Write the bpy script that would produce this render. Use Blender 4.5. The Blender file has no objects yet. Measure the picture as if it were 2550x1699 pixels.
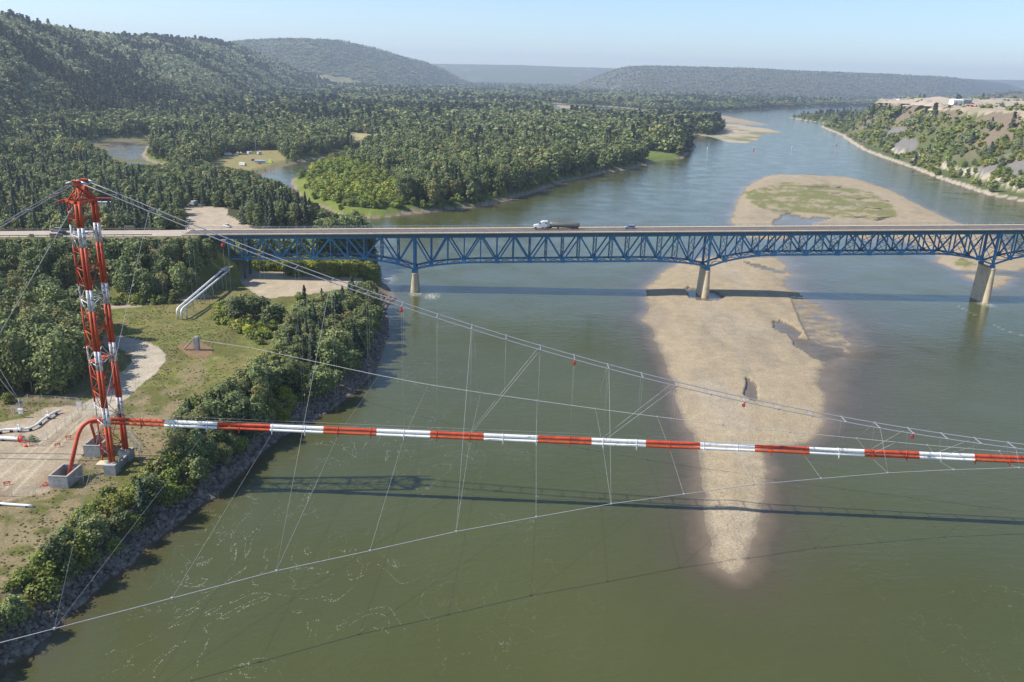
import bpy, math, random
import numpy as np
from mathutils import Vector, Matrix
random.seed(7); RNG = np.random.default_rng(11)
C = bpy.context.scene.collection
scene = bpy.context.scene
# ------------------------------------------------------------------ camera, sky, sun, exposure
F = 2030.0; PITCH = math.radians(17.9); ROLL = math.radians(1.8); CH = 93.0
X0 = np.array([1, 0, 0.]); U0 = np.array([0, math.sin(PITCH), math.cos(PITCH)]); FW = np.array([0, math.cos(PITCH), -math.sin(PITCH)])
RV = math.cos(ROLL)*X0 + math.sin(ROLL)*U0; UV = -math.sin(ROLL)*X0 + math.cos(ROLL)*U0
cam = bpy.data.cameras.new('camera'); camo = bpy.data.objects.new('camera', cam); C.objects.link(camo)
cam.lens = 36*F/2550; cam.sensor_width = 36; cam.clip_start = 1; cam.clip_end = 60000
camo.matrix_world = Matrix(((RV[0], UV[0], -FW[0], 0), (RV[1], UV[1], -FW[1], 0), (RV[2], UV[2], -FW[2], CH), (0, 0, 0, 1)))
scene.camera = camo
SUN = Vector((-1.0, -0.10, 1.0)).normalized()
world = bpy.data.worlds.new('World'); scene.world = world; world.use_nodes = True
wn = world.node_tree; bg = wn.nodes['Background']
sky = wn.nodes.new('ShaderNodeTexSky'); sky.sky_type = 'NISHITA'; sky.sun_disc = False
sky.sun_elevation = math.asin(SUN.z); sky.sun_rotation = math.atan2(SUN.x, SUN.y)
sky.altitude = 500; sky.air_density = 1.0; sky.dust_density = 0.5; sky.ozone_density = 5.0
wn.links.new(sky.outputs[0], bg.inputs[0]); bg.inputs[1].default_value = 0.135
sl = bpy.data.lights.new('sun', 'SUN'); sl.energy = 5.0; sl.angle = math.radians(0.53); sl.color = (1.0, 0.94, 0.84)
so = bpy.data.objects.new('sun', sl); C.objects.link(so); so.rotation_euler = (-SUN).to_track_quat('-Z', 'Y').to_euler(); so.location = (-300, 0, 400)
scene.view_settings.view_transform = 'Standard'; scene.view_settings.look = 'None'
scene.view_settings.exposure = 0.50; scene.view_settings.gamma = 1
scene.cycles.max_bounces = 6; scene.cycles.volume_bounces = 0; scene.cycles.transparent_max_bounces = 8

def at(u, v, z=0.0):
    d = FW + RV*(u-1275)/F - UV*(v-849.5)/F
    t = (z-CH)/d[2]; p = d*t
    return np.array([p[0], p[1], z])
def atY(u, v, Y):
    d = FW + RV*(u-1275)/F - UV*(v-849.5)/F
    p = d*(Y/d[1]); return np.array([p[0], p[1], CH+p[2]])
def atX(u, v, X):
    d = FW + RV*(u-1275)/F - UV*(v-849.5)/F
    p = d*(X/d[0]); return np.array([p[0], p[1], CH+p[2]])
def pix(x, y, z):
    q0, q1, q2 = x, y, z-CH
    w = q1*FW[1]+q2*FW[2]
    return 1275+F*(q0*RV[0]+q1*RV[1]+q2*RV[2])/w, 849.5-F*(q0*UV[0]+q1*UV[1]+q2*UV[2])/w
def gp(pts, z=0.0, k=1.0): return np.array([at(u*k, v*k, z)[:2] for u, v in pts])
KD = 1.08373

# ------------------------------------------------------------------ helpers
def tag(o, label=None, cat=None, group=None, kind=None):
    if label: o['label'] = label
    if cat: o['category'] = cat
    if group: o['group'] = group
    if kind: o['kind'] = kind
    return o
def link(name, me, mats, parent=None):
    o = bpy.data.objects.new(name, me); C.objects.link(o)
    for m in (mats if isinstance(mats, (list, tuple)) else [mats]):
        if m.name not in [x.name for x in me.materials if x]: me.materials.append(m)
    if parent: o.parent = parent
    return o
def empty(name, loc=(0, 0, 0), rz=0.0):
    o = bpy.data.objects.new(name, None); C.objects.link(o); o.location = loc; o.rotation_euler = (0, 0, rz); o.empty_display_size = 0.3
    return o
class MB:
    def __init__(s): s.v = []; s.f = []; s.m = []; s.sm = []
    def add(s, vs, fs, mi=0, smooth=False):
        n = len(s.v); s.v += [tuple(map(float, p)) for p in vs]
        for f in fs: s.f.append(tuple(i+n for i in f)); s.m.append(mi); s.sm.append(smooth)
        return s
    def box(s, c, d, mi=0, rz=0.0):
        cx, cy, cz = c; a, b, h = d[0]/2, d[1]/2, d[2]/2; co, si = math.cos(rz), math.sin(rz)
        vs = [(cx+x*co-y*si, cy+x*si+y*co, cz+z) for z in (-h, h) for x, y in ((-a, -b), (a, -b), (a, b), (-a, b))]
        return s.add(vs, [(3, 2, 1, 0), (4, 5, 6, 7), (0, 1, 5, 4), (1, 2, 6, 5), (2, 3, 7, 6), (3, 0, 4, 7)], mi)
    def beam(s, p, q, w, h=None, mi=0):
        h = h or w; p = Vector(p); q = Vector(q); d = (q-p)
        if d.length < 1e-6: return s
        d.normalize(); up = Vector((0, 0, 1)) if abs(d.z) < .98 else Vector((0, 1, 0))
        sx = d.cross(up).normalized(); sz = sx.cross(d).normalized()
        vs = [e + sx*a*w/2 + sz*b*h/2 for e in (p, q) for a, b in ((-1, -1), (1, -1), (1, 1), (-1, 1))]
        return s.add(vs, [(3, 2, 1, 0), (4, 5, 6, 7), (0, 1, 5, 4), (1, 2, 6, 5), (2, 3, 7, 6), (3, 0, 4, 7)], mi)
    def tube(s, pts, r, n=10, mi=0, cap=True, mis=None, radii=None):
        pts = [Vector(p) for p in pts]; rings = []; ref = None
        for i, p in enumerate(pts):
            d = (pts[min(i+1, len(pts)-1)]-pts[max(i-1, 0)]).normalized()
            if ref is None: ref = Vector((0, 0, 1)) if abs(d.z) < .9 else Vector((1, 0, 0))
            a = d.cross(ref).normalized(); b = a.cross(d).normalized(); ref = b
            rr = radii[i] if radii else r
            rings.append([p + (a*math.cos(2*math.pi*k/n)+b*math.sin(2*math.pi*k/n))*rr for k in range(n)])
        base = len(s.v)
        for rg in rings: s.v += [tuple(x) for x in rg]
        for i in range(len(pts)-1):
            for k in range(n):
                a, b = base+i*n+k, base+i*n+(k+1) % n
                s.f.append((a, b, b+n, a+n)); s.m.append(mis[i] if mis else mi); s.sm.append(True)
        if cap:
            s.f.append(tuple(base+k for k in range(n))[::-1]); s.m.append(mis[0] if mis else mi); s.sm.append(False)
            e = base+(len(pts)-1)*n; s.f.append(tuple(e+k for k in range(n))); s.m.append(mis[-1] if mis else mi); s.sm.append(False)
        return s
    def ball(s, c, r, n=10, mi=0, sz=1.0):
        vs = []; fs = []; m = n//2
        for i in range(m+1):
            t = math.pi*i/m
            for k in range(n): vs.append((c[0]+r*math.sin(t)*math.cos(2*math.pi*k/n), c[1]+r*math.sin(t)*math.sin(2*math.pi*k/n), c[2]+r*sz*math.cos(t)))
        for i in range(m):
            for k in range(n): fs.append((i*n+k, (i+1)*n+k, (i+1)*n+(k+1) % n, i*n+(k+1) % n))
        return s.add(vs, fs, mi, True)
    def prism(s, poly, y0, y1, mi=0):   # side profile in x,z extruded along y
        n = len(poly); vs = [(x, y0, z) for x, z in poly]+[(x, y1, z) for x, z in poly]
        return s.add(vs, [tuple(range(n)), tuple(range(2*n-1, n-1, -1))]+[(i, i+n, (i+1) % n+n, (i+1) % n) for i in range(n)], mi)
    def build(s, name, mats, parent=None):
        me = bpy.data.meshes.new(name); me.from_pydata(s.v, [], s.f)
        mats = mats if isinstance(mats, (list, tuple)) else [mats]
        for m in mats: me.materials.append(m)
        me.polygons.foreach_set('material_index', s.m); me.polygons.foreach_set('use_smooth', s.sm); me.update()
        import bmesh
        bm = bmesh.new(); bm.from_mesh(me); bmesh.ops.recalc_face_normals(bm, faces=bm.faces); bm.to_mesh(me); bm.free()
        o = bpy.data.objects.new(name, me); C.objects.link(o)
        if parent: o.parent = parent
        return o

def mat(name, col, rough=0.7, metal=0.0, col2=None, scale=1.0, bump=0.0, thr=(0.35, 0.65), spec=0.3):
    m = bpy.data.materials.new(name); m.use_nodes = True; nt = m.node_tree; b = nt.nodes['Principled BSDF']
    b.inputs['Roughness'].default_value = rough; b.inputs['Metallic'].default_value = metal; b.inputs['Specular IOR Level'].default_value = spec
    if col2 is None: col2 = tuple(c*0.8 for c in col)
    tc = nt.nodes.new('ShaderNodeTexCoord'); no = nt.nodes.new('ShaderNodeTexNoise'); no.inputs['Scale'].default_value = scale; no.inputs['Detail'].default_value = 5; no.inputs['Roughness'].default_value = .65
    nt.links.new(tc.outputs['Object'], no.inputs['Vector'])
    mr = nt.nodes.new('ShaderNodeMapRange'); mr.inputs[1].default_value, mr.inputs[2].default_value = thr; nt.links.new(no.outputs[0], mr.inputs[0])
    mx = nt.nodes.new('ShaderNodeMix'); mx.data_type = 'RGBA'; mx.inputs[6].default_value = (*col, 1); mx.inputs[7].default_value = (*col2, 1)
    nt.links.new(mr.outputs[0], mx.inputs[0]); nt.links.new(mx.outputs[2], b.inputs['Base Color'])
    if bump:
        bp = nt.nodes.new('ShaderNodeBump'); bp.inputs['Strength'].default_value = bump; bp.inputs['Distance'].default_value = .1
        nt.links.new(no.outputs[0], bp.inputs['Height']); nt.links.new(bp.outputs[0], b.inputs['Normal'])
    return m
M = {}
M['blue'] = mat('blue_steel_paint', (.042, .20, .38), .45, col2=(.028, .14, .28), scale=.6)
M['fresh'] = mat('fresh_blue_paint', (.07, .33, .55), .4)
M['blue_dark'] = mat('shaded_blue_paint', (.03, .09, .15), .6, col2=(.05, .07, .08), scale=1.0)  # darker blue; on the stringers it paints in the deck's shade
M['concrete'] = mat('concrete', (.40, .36, .29), .85, col2=(.30, .27, .22), scale=.5, bump=.2)
M['pier'] = mat('pier_concrete', (.52, .42, .28), .85, col2=(.38, .31, .21), scale=.35, bump=.2, thr=(.45, .72))
M['pit'] = mat('pit_concrete', (.42, .42, .41), .85, col2=(.27, .27, .26), scale=.8, bump=.2)
M['curb'] = mat('curb_concrete', (.60, .50, .34), .8, col2=(.52, .43, .30), scale=.4)
M['deck'] = mat('worn_asphalt', (.17, .135, .125), .8, col2=(.11, .09, .085), scale=.3)
M['road'] = mat('pale_asphalt', (.42, .36, .29), .85, col2=(.35, .30, .25), scale=.2)
M['red'] = mat('orange_red_paint', (.53, .075, .019), .55, col2=(.31, .045, .018), scale=.9, thr=(.4, .75))
M['wht2'] = mat('rusty_white_paint', (.70, .70, .70), .6, col2=(.30, .17, .12), scale=1.6, thr=(.50, .60))
M['red2'] = mat('faded_orange_paint', (.62, .085, .026), .55, col2=(.40, .045, .02), scale=.5)
M['wht'] = mat('weathered_white_paint', (.74, .74, .73), .55, col2=(.46, .40, .35), scale=1.3, thr=(.58, .66))
M['white'] = mat('white_paint', (.78, .78, .77), .45, col2=(.7, .7, .69), scale=.6)
M['galv'] = mat('galvanised_steel', (.50, .50, .52), .45, metal=.35, col2=(.38, .38, .4), scale=2)
M['cable'] = mat('cable_steel', (.34, .34, .36), .55, metal=.1, col2=(.28, .28, .3), scale=2)
M['thin'] = mat('thin_cable_steel', (.40, .40, .40), .5, col2=(.3, .3, .3), scale=2)
M['ball'] = mat('orange_ball_paint', (.72, .07, .03), .45, col2=(.6, .05, .02), scale=1)
M['dark'] = mat('dark_rubber', (.02, .02, .02), .7)
M['glass'] = mat('dark_glass', (.03, .035, .045), .12, spec=.6)
M['carblue'] = mat('silver_blue_paint', (.30, .36, .44), .35)
M['silver'] = mat('silver_tank', (.26, .245, .23), .35, metal=.4, col2=(.20, .19, .175), scale=.5)
M['greyp'] = mat('grey_paint', (.30, .30, .32), .4)
M['darkp'] = mat('dark_car_paint', (.03, .035, .045), .3, spec=.5)
M['brown'] = mat('weathered_wood', (.20, .16, .12), .9, col2=(.28, .24, .2), scale=2)
M['yellow'] = mat('machine_yellow', (.65, .42, .05), .5)
M['green'] = mat('tent_green', (.45, .62, .05), .7)
M['teal'] = mat('blue_awning', (.12, .45, .6), .6)
M['bark'] = mat('bark', (.16, .14, .11), .9, col2=(.10, .085, .07), scale=2)
M['palebark'] = mat('pale_bark', (.34, .32, .27), .9, col2=(.22, .2, .17), scale=2)
M['rock'] = mat('riprap_stone', (.24, .205, .165), .9, col2=(.10, .085, .07), scale=.7, bump=.4)
M['pile'] = mat('piled_gravel', (.42, .35, .27), .95, col2=(.36, .30, .23), scale=.2, bump=.3)
M['sandpile'] = mat('yellow_sand', (.55, .43, .25), .95, col2=(.48, .38, .22), scale=.2)

# ------------------------------------------------------------------ noise and polygons
def _h(ix, iy, s):
    n = (ix.astype(np.int64)*374761393 + iy.astype(np.int64)*668265263 + s*974634777) & 0xffffffff
    n = ((n ^ (n >> 13))*1274126177) & 0xffffffff
    return ((n ^ (n >> 16)) & 0xffff)/65535.0
def vn(x, y, s=0):
    ix = np.floor(x); iy = np.floor(y); fx = x-ix; fy = y-iy; fx = fx*fx*(3-2*fx); fy = fy*fy*(3-2*fy)
    ix = ix.astype(np.int64); iy = iy.astype(np.int64)
    a = _h(ix, iy, s); b = _h(ix+1, iy, s); c = _h(ix, iy+1, s); d = _h(ix+1, iy+1, s)
    return (a*(1-fx)+b*fx)*(1-fy)+(c*(1-fx)+d*fx)*fy
def fbm(x, y, L, oct=4, s=0):
    r = 0; a = .5; t = 0
    for i in range(oct): r = r+a*vn(x/L+17.3*i, y/L-9.1*i, s+i); t += a; a *= .5; L = L/2.03
    return r/t*2-1
def ss(t): t = np.clip(t, 0, 1); return t*t*(3-2*t)
def inside(x, y, P):
    r = np.zeros(x.shape, bool); n = len(P); ok = (x >= P[:, 0].min()) & (x <= P[:, 0].max()) & (y >= P[:, 1].min()) & (y <= P[:, 1].max())
    xs, ys = x[ok], y[ok]; q = np.zeros(xs.shape, bool)
    for i in range(n):
        x1, y1 = P[i]; x2, y2 = P[(i+1) % n]
        if y1 == y2: continue
        c = ((y1 > ys) != (y2 > ys)) & (xs < (x2-x1)*(ys-y1)/(y2-y1)+x1); q ^= c
    r[ok] = q; return r
def dseg(x, y, P, closed=True):
    d = np.full(x.shape, 1e18); n = len(P)
    for i in range(n if closed else n-1):
        x1, y1 = P[i]; x2, y2 = P[(i+1) % n]; dx, dy = x2-x1, y2-y1; L = dx*dx+dy*dy+1e-9
        t = np.clip(((x-x1)*dx+(y-y1)*dy)/L, 0, 1)
        d = np.minimum(d, (x-x1-t*dx)**2+(y-y1-t*dy)**2)
    return np.sqrt(d)

SH_LEFT = [(0, 1656), (36, 1635), (61, 1616), (101, 1584), (141, 1548), (155, 1526), (199, 1497), (253, 1439), (311, 1407), (343, 1367), (390, 1334), (434, 1302), (470, 1266), (524, 1237), (564, 1197), (593, 1172), (622, 1143), (686, 1090), (776, 1045), (827, 1012), (850, 996), (886, 968), (915, 934), (928, 905), (945, 862), (960, 830), (958, 800), (956, 765), (966, 751), (980, 744), (973, 723), (950, 702), (944, 691), (955, 679), (953, 668), (940, 651), (938, 630), (930, 605), (905, 580), (885, 568), (868, 556), (840, 557), (815, 550), (790, 527), (765, 509), (742, 490), (700, 472), (655, 458), (640, 450), (650, 437), (715, 412), (758, 403), (806, 393), (850, 384), (900, 379)]
SH_ISL = [(905, 383), (850, 390), (812, 399), (758, 431), (724, 449), (735, 478), (762, 503), (776, 509), (812, 521), (850, 538), (922, 545), (994, 538), (1067, 529), (1140, 522), (1211, 513), (1283, 495), (1356, 473), (1402, 455), (1464, 442), (1500, 433), (1572, 422), (1608, 412), (1644, 401), (1700, 395), (1722, 379), (1735, 365), (1725, 352), (1713, 343), (1714, 336), (1754, 338), (1790, 348), (1819, 356), (1862, 357), (1888, 347), (1895, 336), (1949, 330), (1917, 321), (1844, 311), (1772, 305), (1725, 300), (1650, 297), (1560, 297), (1464, 294), (1400, 292), (1375, 285), (1380, 272), (1330, 262), (1260, 243), (1190, 235), (1150, 225)]
SH_FAR = [(1150, 222), (1190, 227), (1245, 229), (1330, 250), (1384, 259), (1464, 262), (1560, 270), (1640, 279), (1700, 281), (1787, 278), (1844, 276), (1917, 271), (2025, 267), (2133, 265), (2300, 263)]
SH_R = [(2300, 268), (2126, 280), (2079, 286), (1996, 289), (1964, 293.6), (2007, 301.5), (2061, 309), (2047, 314), (2045, 318), (2094, 338), (2119, 357), (2151, 376), (2206, 397), (2278, 422), (2332, 444), (2404, 469), (2458, 486), (2550, 505), (2700, 545), (3000, 620)]
P_LEFT = np.vstack([[[-200, -400], [-120, -60], [-95, 50]], gp(SH_LEFT)]); P_ISL = gp(SH_ISL); P_FAR = gp(SH_FAR)
P_R = np.vstack([gp(SH_R), [[520, 350], [560, 100], [600, -400]]])
RIVER = np.vstack([P_LEFT, P_ISL, P_FAR, P_R])
SLOUGH = gp([(200, 366), (215, 358), (260, 348), (330, 345), (371, 340), (378, 350), (362, 372), (352, 388), (366, 402), (400, 412), (430, 420), (380, 430), (300, 420), (262, 398), (262, 382), (215, 376)])
BACKW = [gp([(1098, 212), (1103, 208.5), (1146, 209), (1150, 212)])]
BAR = gp([(1826, 1438), (1790, 1415), (1772, 1376), (1762, 1322), (1753, 1246), (1745, 1181), (1734, 1127), (1723, 1084), (1691, 1019), (1685, 964), (1669, 932), (1655, 900), (1636, 856), (1615, 813), (1600, 802), (1620, 769), (1602, 748), (1615, 710), (1640, 690), (1658, 672), (1690, 652), (1760, 640), (1850, 641), (1945, 643), (1960, 660), (1955, 672), (1970, 685), (1945, 690), (1950, 700), (1965, 722), (1990, 735), (2020, 745), (2065, 780), (2098, 808), (2085, 830), (2112, 856), (2095, 880), (2060, 905), (2040, 920), (2050, 970), (2052, 1010), (2040, 1060), (2028, 1085), (1990, 1105), (1930, 1112), (1908, 1120), (1906, 1170), (1903, 1240), (1897, 1290), (1885, 1330), (1862, 1385), (1845, 1425)])
BAR2 = gp([(1818, 550), (1830, 520), (1839, 493), (1859, 466), (1897, 442), (1950, 430), (2005, 426), (2081, 433), (2146, 450), (2211, 471), (2265, 498), (2308, 520), (2363, 546), (2400, 560), (2450, 578), (2495, 598), (2515, 625), (2560, 645), (2560, 663), (2537, 675), (2478, 673), (2424, 676), (2380, 673), (2367, 664), (2332, 653), (2340, 643), (2319, 634), (2314, 625), (2273, 609), (2223, 594), (2219, 586), (2160, 590), (2174, 603), (2130, 592), (2100, 577), (2000, 577), (1960, 598), (1900, 597), (1855, 590), (1835, 575)])
BAR3 = gp([(2394, 686), (2423, 684), (2478, 685), (2508, 689), (2527, 693), (2508, 706), (2487, 718), (2469, 721), (2451, 709), (2419, 697)])
BAR4 = gp([(1716, 292), (1808, 289), (1880, 303), (1922, 312), (1844, 309), (1754, 300)])
BAR5 = gp([(1384, 262), (1440, 264), (1466, 270), (1440, 272), (1400, 271)]); BAR6 = gp([(1388, 279), (1410, 276), (1436, 278), (1430, 282), (1395, 282)])
BARS = [BAR, BAR2, BAR3, BAR4, BAR5, BAR6]
POOLS = [gp([(1922, 558), (1935, 545), (1957, 533), (1985, 537), (2010, 545), (2040, 541), (2072, 546), (2050, 551), (2025, 557), (2020, 572), (1960, 574)]),
         gp([(1706, 725), (1722, 718), (1738, 722), (1780, 727), (1800, 740), (1810, 745), (1785, 752), (1740, 748), (1712, 742)]),
         gp([(1851, 946), (1862, 944), (1876, 957), (1886, 975), (1888, 1000), (1868, 1000), (1856, 985)]),
         gp([(1920, 802), (1940, 800), (1975, 815), (2000, 830), (1990, 840), (1950, 833), (1925, 820)]),
         gp([(1965, 838), (2010, 846), (2050, 862), (2100, 870), (2105, 895), (2060, 905), (2020, 892), (1975, 862)]),
         gp([(1846, 652), (1880, 658), (1935, 672), (1960, 678), (1958, 683), (1925, 678), (1870, 664)])]
BARGRASS = [gp([(1845, 480), (1899, 469), (1953, 455), (2007, 459), (2097, 466), (2170, 480), (2224, 516), (2235, 541), (2170, 553), (2097, 541), (2025, 534), (1953, 531), (1902, 523), (1863, 498)]),
            gp([(2376, 650), (2395, 643), (2420, 655), (2432, 664), (2400, 668), (2380, 662)]), gp([(1768, 340), (1830, 333), (1880, 336), (1850, 347), (1815, 352)])]
ROAD1 = gp([(200, 1030), (226, 1002), (258, 968), (287, 941), (331, 899), (330, 884), (300, 869), (262, 862), (200, 868), (200, 838), (270, 833), (307, 837), (361, 848), (394, 862), (413, 882), (410, 902), (390, 926), (345, 962), (322, 985), (302, 1002), (262, 1048), (228, 1090)], 5.5)
YARD = gp([(-300, 1075), (0, 1048), (60, 1038), (120, 1012), (200, 1008), (240, 985), (300, 990), (252, 1040), (222, 1110), (195, 1150), (150, 1205), (118, 1228), (0, 1250), (-300, 1300)], 5.5)
PAD = gp([(590, 686), (640, 676), (760, 676), (905, 690), (893, 712), (800, 728), (700, 738), (655, 743), (612, 715)], 5.0)
TRACK = gp([(200, 752), (262, 752), (330, 745), (420, 736), (520, 728), (525, 736), (425, 747), (380, 755), (330, 763), (262, 770), (200, 772)], 5.5)
MOUND = gp([(440, 862), (460, 850), (500, 852), (528, 866), (528, 880), (505, 893), (470, 888)], 5.5)
LOT = gp([(440, 512), (500, 506), (566, 512), (566, 528), (600, 545), (670, 562), (790, 568), (800, 590), (300, 592), (420, 560), (455, 545), (470, 530)], 6)
CAMP = gp([(520, 398), (575, 382), (620, 374), (690, 372), (712, 392), (712, 402), (655, 416), (615, 428), (560, 418), (520, 410)], 5)
CAMP2 = gp([(205, 508), (270, 498), (300, 512), (280, 528), (215, 528)], 6)
FIELD = gp([(866, 328), (955, 336), (955, 350), (880, 353), (860, 342)], 5)
MEADOW = gp([(1500, 368), (1560, 370), (1608, 374), (1690, 386), (1660, 397), (1600, 396), (1530, 384)], 4)
FIELDS_HILL = []
TIP = gp([(1738, 338), (1790, 348), (1819, 356), (1862, 357), (1888, 347), (1895, 336), (1949, 330), (1917, 321), (1844, 311), (1795, 307), (1775, 314), (1800, 326), (1785, 335)])
ISLG = gp([(722, 452), (738, 442), (770, 422), (812, 400), (850, 391), (858, 396), (820, 412), (790, 434), (768, 452), (772, 478), (800, 500), (850, 518), (930, 532), (990, 530), (990, 540), (922, 547), (850, 541), (770, 511), (735, 482)], 1)
COVE = gp([(0, 352), (60, 350), (60, 368), (0, 372)], 5)

# hill layers: azimuth keyed control points (px x, silhouette px y, crest distance, foot distance)
def layer(pts, trees=14.0):
    A = []
    for u, v, dc, df in pts:
        d = FW + RV*(u-1275)/F - UV*(v-849.5)/F
        A.append((math.atan2(d[0], d[1]), CH + d[2]/math.hypot(d[0], d[1])*dc - trees, dc, df))
    A = np.array(sorted(A)); return A
LAYERS = [layer([(-900, -60, 1500, 700), (-300, -10, 1700, 800), (0, 30, 2000, 950), (100, 55, 2300, 1100), (270, 82, 2800, 1350), (433, 90, 3300, 1700), (542, 99, 3700, 2100), (600, 114, 3900, 2400), (680, 150, 4200, 2900), (760, 185, 4300, 3400), (830, 206, 4400, 3600), (900, 245, 4500, 4000)]),
          layer([(380, 150, 6000, 4500), (500, 112, 6000, 4600), (585, 100, 6000, 4700), (640, 95, 6100, 4800), (700, 93, 6200, 4800), (760, 92, 6200, 4800), (810, 95, 6300, 4800), (870, 102, 6500, 4900), (930, 115, 6700, 5000), (1000, 137, 6900, 5300), (1060, 152, 7200, 5800), (1110, 172, 7500, 6400), (1150, 196, 7800, 7000), (1200, 215, 8000, 7500)]),
          layer([(900, 152, 12500, 9500), (1085, 156, 12500, 9500), (1300, 160, 12500, 9500), (1550, 168, 12000, 9000), (1700, 178, 12000, 9000), (2100, 192, 14000, 11000), (2400, 195, 15000, 12000), (2700, 199, 15000, 12000), (3000, 210, 15000, 12000)]),
          layer([(1440, 207, 7500, 7000), (1510, 178, 7400, 6200), (1550, 165, 7300, 5800), (1600, 160, 7300, 5600), (1750, 163, 7400, 5600), (1900, 168, 7600, 5700), (2050, 175, 8000, 5900), (2200, 181, 8500, 6300), (2350, 188, 9300, 7000), (2420, 193, 10000, 8000), (2500, 203, 11000, 9500), (2560, 222, 12000, 10500)]),
          layer([(2300, 262, 2600, 2100), (2400, 246, 2600, 2100), (2470, 228, 2600, 2000), (2500, 214, 2600, 2000), (2523, 206, 2600, 2000), (2560, 203, 2600, 2000), (2800, 185, 2600, 2000), (3100, 175, 2600, 1900)])]
GDX, GDY = 0.99865, 0.0519          # highway bridge direction
PX1, PY1 = -44.5, 354.7             # near nose of the first pier
def deckz(s): return 26.9 + .0285*s
def hill_h(x, y):
    az = np.arctan2(x, y); D = np.hypot(x, y); h = np.zeros_like(D); rel = np.zeros_like(D)
    for i, A in enumerate(LAYERS):
        zc = np.interp(az, A[:, 0], A[:, 1]); dc = np.interp(az, A[:, 0], A[:, 2]); df = np.interp(az, A[:, 0], A[:, 3])
        ok = (az > A[0, 0]) & (az < A[-1, 0])
        L = (dc-df)*.55
        w = fbm(x, y, L, 4, 40+i*7)*(dc-df)*.08
        t = (D-df+w*np.clip((dc-D)/(dc-df)*2, 0, 1))/(dc-df)
        p = np.where(t < 1, .35*ss(t)+.65*np.clip(t, 0, 1), 1-.02*np.clip(t-1, 0, 3))
        g = zc*p*ok; g = g + (np.clip(t, 0, 1)*np.clip(1.15-t, 0, 1))*4*fbm(x, y, 240, 5, 60+i)*zc*.06
        h = np.maximum(h, g)
    return h
AZR = [math.atan2(*at(u, v, 0)[:2]) for u, v in ((2100, 300), (2160, 300), (2220, 300), (2300, 300), (2550, 300))]
def terrain(x, y):
    x = np.asarray(x, float); y = np.asarray(y, float)
    D = np.hypot(x, y)
    jx = x + fbm(x, y, 14, 3, 1)*np.minimum(2.2, D*.006); jy = y + fbm(x, y, 14, 3, 5)*np.minimum(2.2, D*.006)
    inr = inside(jx, jy, RIVER) | inside(jx, jy, SLOUGH)
    for b in BACKW: inr |= inside(jx, jy, b)
    dL = dseg(jx, jy, np.vstack([P_LEFT, P_ISL, P_FAR]), False); dR = dseg(jx, jy, P_R, False); dS = np.minimum(dseg(jx, jy, SLOUGH), dseg(jx, jy, BACKW[0]))
    dsh = np.minimum(np.minimum(dL, dR), dS)
    isC = (dR < dL) & ~inr
    # land of the left bank, island and far bank
    hb = np.interp(y, [0, 200, 280, 340, 420, 800, 1500, 5000], [5.6, 5.5, 5.2, 4.6, 4.2, 4.0, 4.5, 6.0])
    bw = np.interp(y, [0, 280, 330, 430, 900, 3000], [9, 10, 13, 11, 12, 30])
    n1 = fbm(x, y, 30, 4, 9)
    h = hb*ss(dsh/bw)**.8 + n1*.35*ss(dsh/20) + .6*ss((dsh-20)/60)*fbm(x, y, 90, 3, 3)
    h = h + np.where(dsh > 400, (dsh-400)*.006, 0)
    h = np.maximum(h, hill_h(x, y)*ss(dsh/300))
    # highway embankment
    s = (x-PX1)*GDX+(y-PY1)*GDY; n = -(x-PX1)*GDY+(y-PY1)*GDX-4.8
    e = (deckz(s)-.35) - np.maximum(0, np.abs(n)-8.2)*.62
    e = np.where(s < -92, e, e-(s+92)*.9 - .5)
    e = np.minimum(e, 26)
    h = np.where((s < -60), np.maximum(h, e), h)
    h = np.where(inside(x, y, PAD), 4.6+n1*.1, h); h = np.where(inside(x, y, TIP), .12+.5*ss(dsh/40)+n1*.25, h)
    # right bank
    g = fbm(x, y, 60, 4, 21); g2 = fbm(x, y, 150, 3, 77)
    azr = np.arctan2(x, y); yend = np.interp(azr, AZR, [1550, 1850, 2200, 2900, 2900]); fac = 1-ss((y-yend)/330); rise = 5+61*fac; wid = np.interp(y, [300, 900, 1400], [100, 96, 84])+20*g2
    hc = 2.6*ss(dR/9) + 1.2*ss((dR-9)/20) + rise*np.clip((dR-24+g*12+g2*14)/wid, 0, 1)**.85*(1+.08*g) + 13*ss((dR-330)/500)*fac
    hc = np.maximum(hc, hill_h(x, y)*ss((dR-600)/300))
    h = np.where(isC, hc, h)
    # river bed and bars
    bed = -np.minimum(3.2, .03+dsh*np.where(dR < dL, .09, .16))
    bed = np.where(dS+1 < np.minimum(dL, dR), -.01+.18*fbm(x, y*1.6, 40, 4, 70), bed)
    hbars = np.full_like(D, -9.)
    for k, B in enumerate(BARS):
        m = (np.abs(x-B[:, 0].mean()) < np.ptp(B[:, 0])/2+60) & (np.abs(y-B[:, 1].mean()) < np.ptp(B[:, 1])/2+60)
        if not m.any(): continue
        xs, ys = jx[m], jy[m]; d = dseg(xs, ys, B); i = inside(xs, ys, B); sd = np.where(i, d, -d)
        c = np.where(i, np.minimum(.75, .02+sd*.06), sd*(.028+.045*ss((B[:, 0].mean()+18-xs)/30+.3 if k == 0 else np.full(xs.shape, .6))))
        c = c + fbm(x[m], y[m], 9, 4, 33)*.09 + fbm(x[m], y[m], 2.2, 2, 35)*.05
        hbars[m] = np.maximum(hbars[m], c)
    for k, B in enumerate(POOLS):
        i = inside(jx, jy, B); d = dseg(x[i], y[i], B) if i.any() else 0
        if i.any(): hbars[i] = np.minimum(hbars[i], -.04-.1*np.minimum(1, d/2.5)+fbm(x[i], y[i], 3, 2, 8)*.05)
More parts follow.
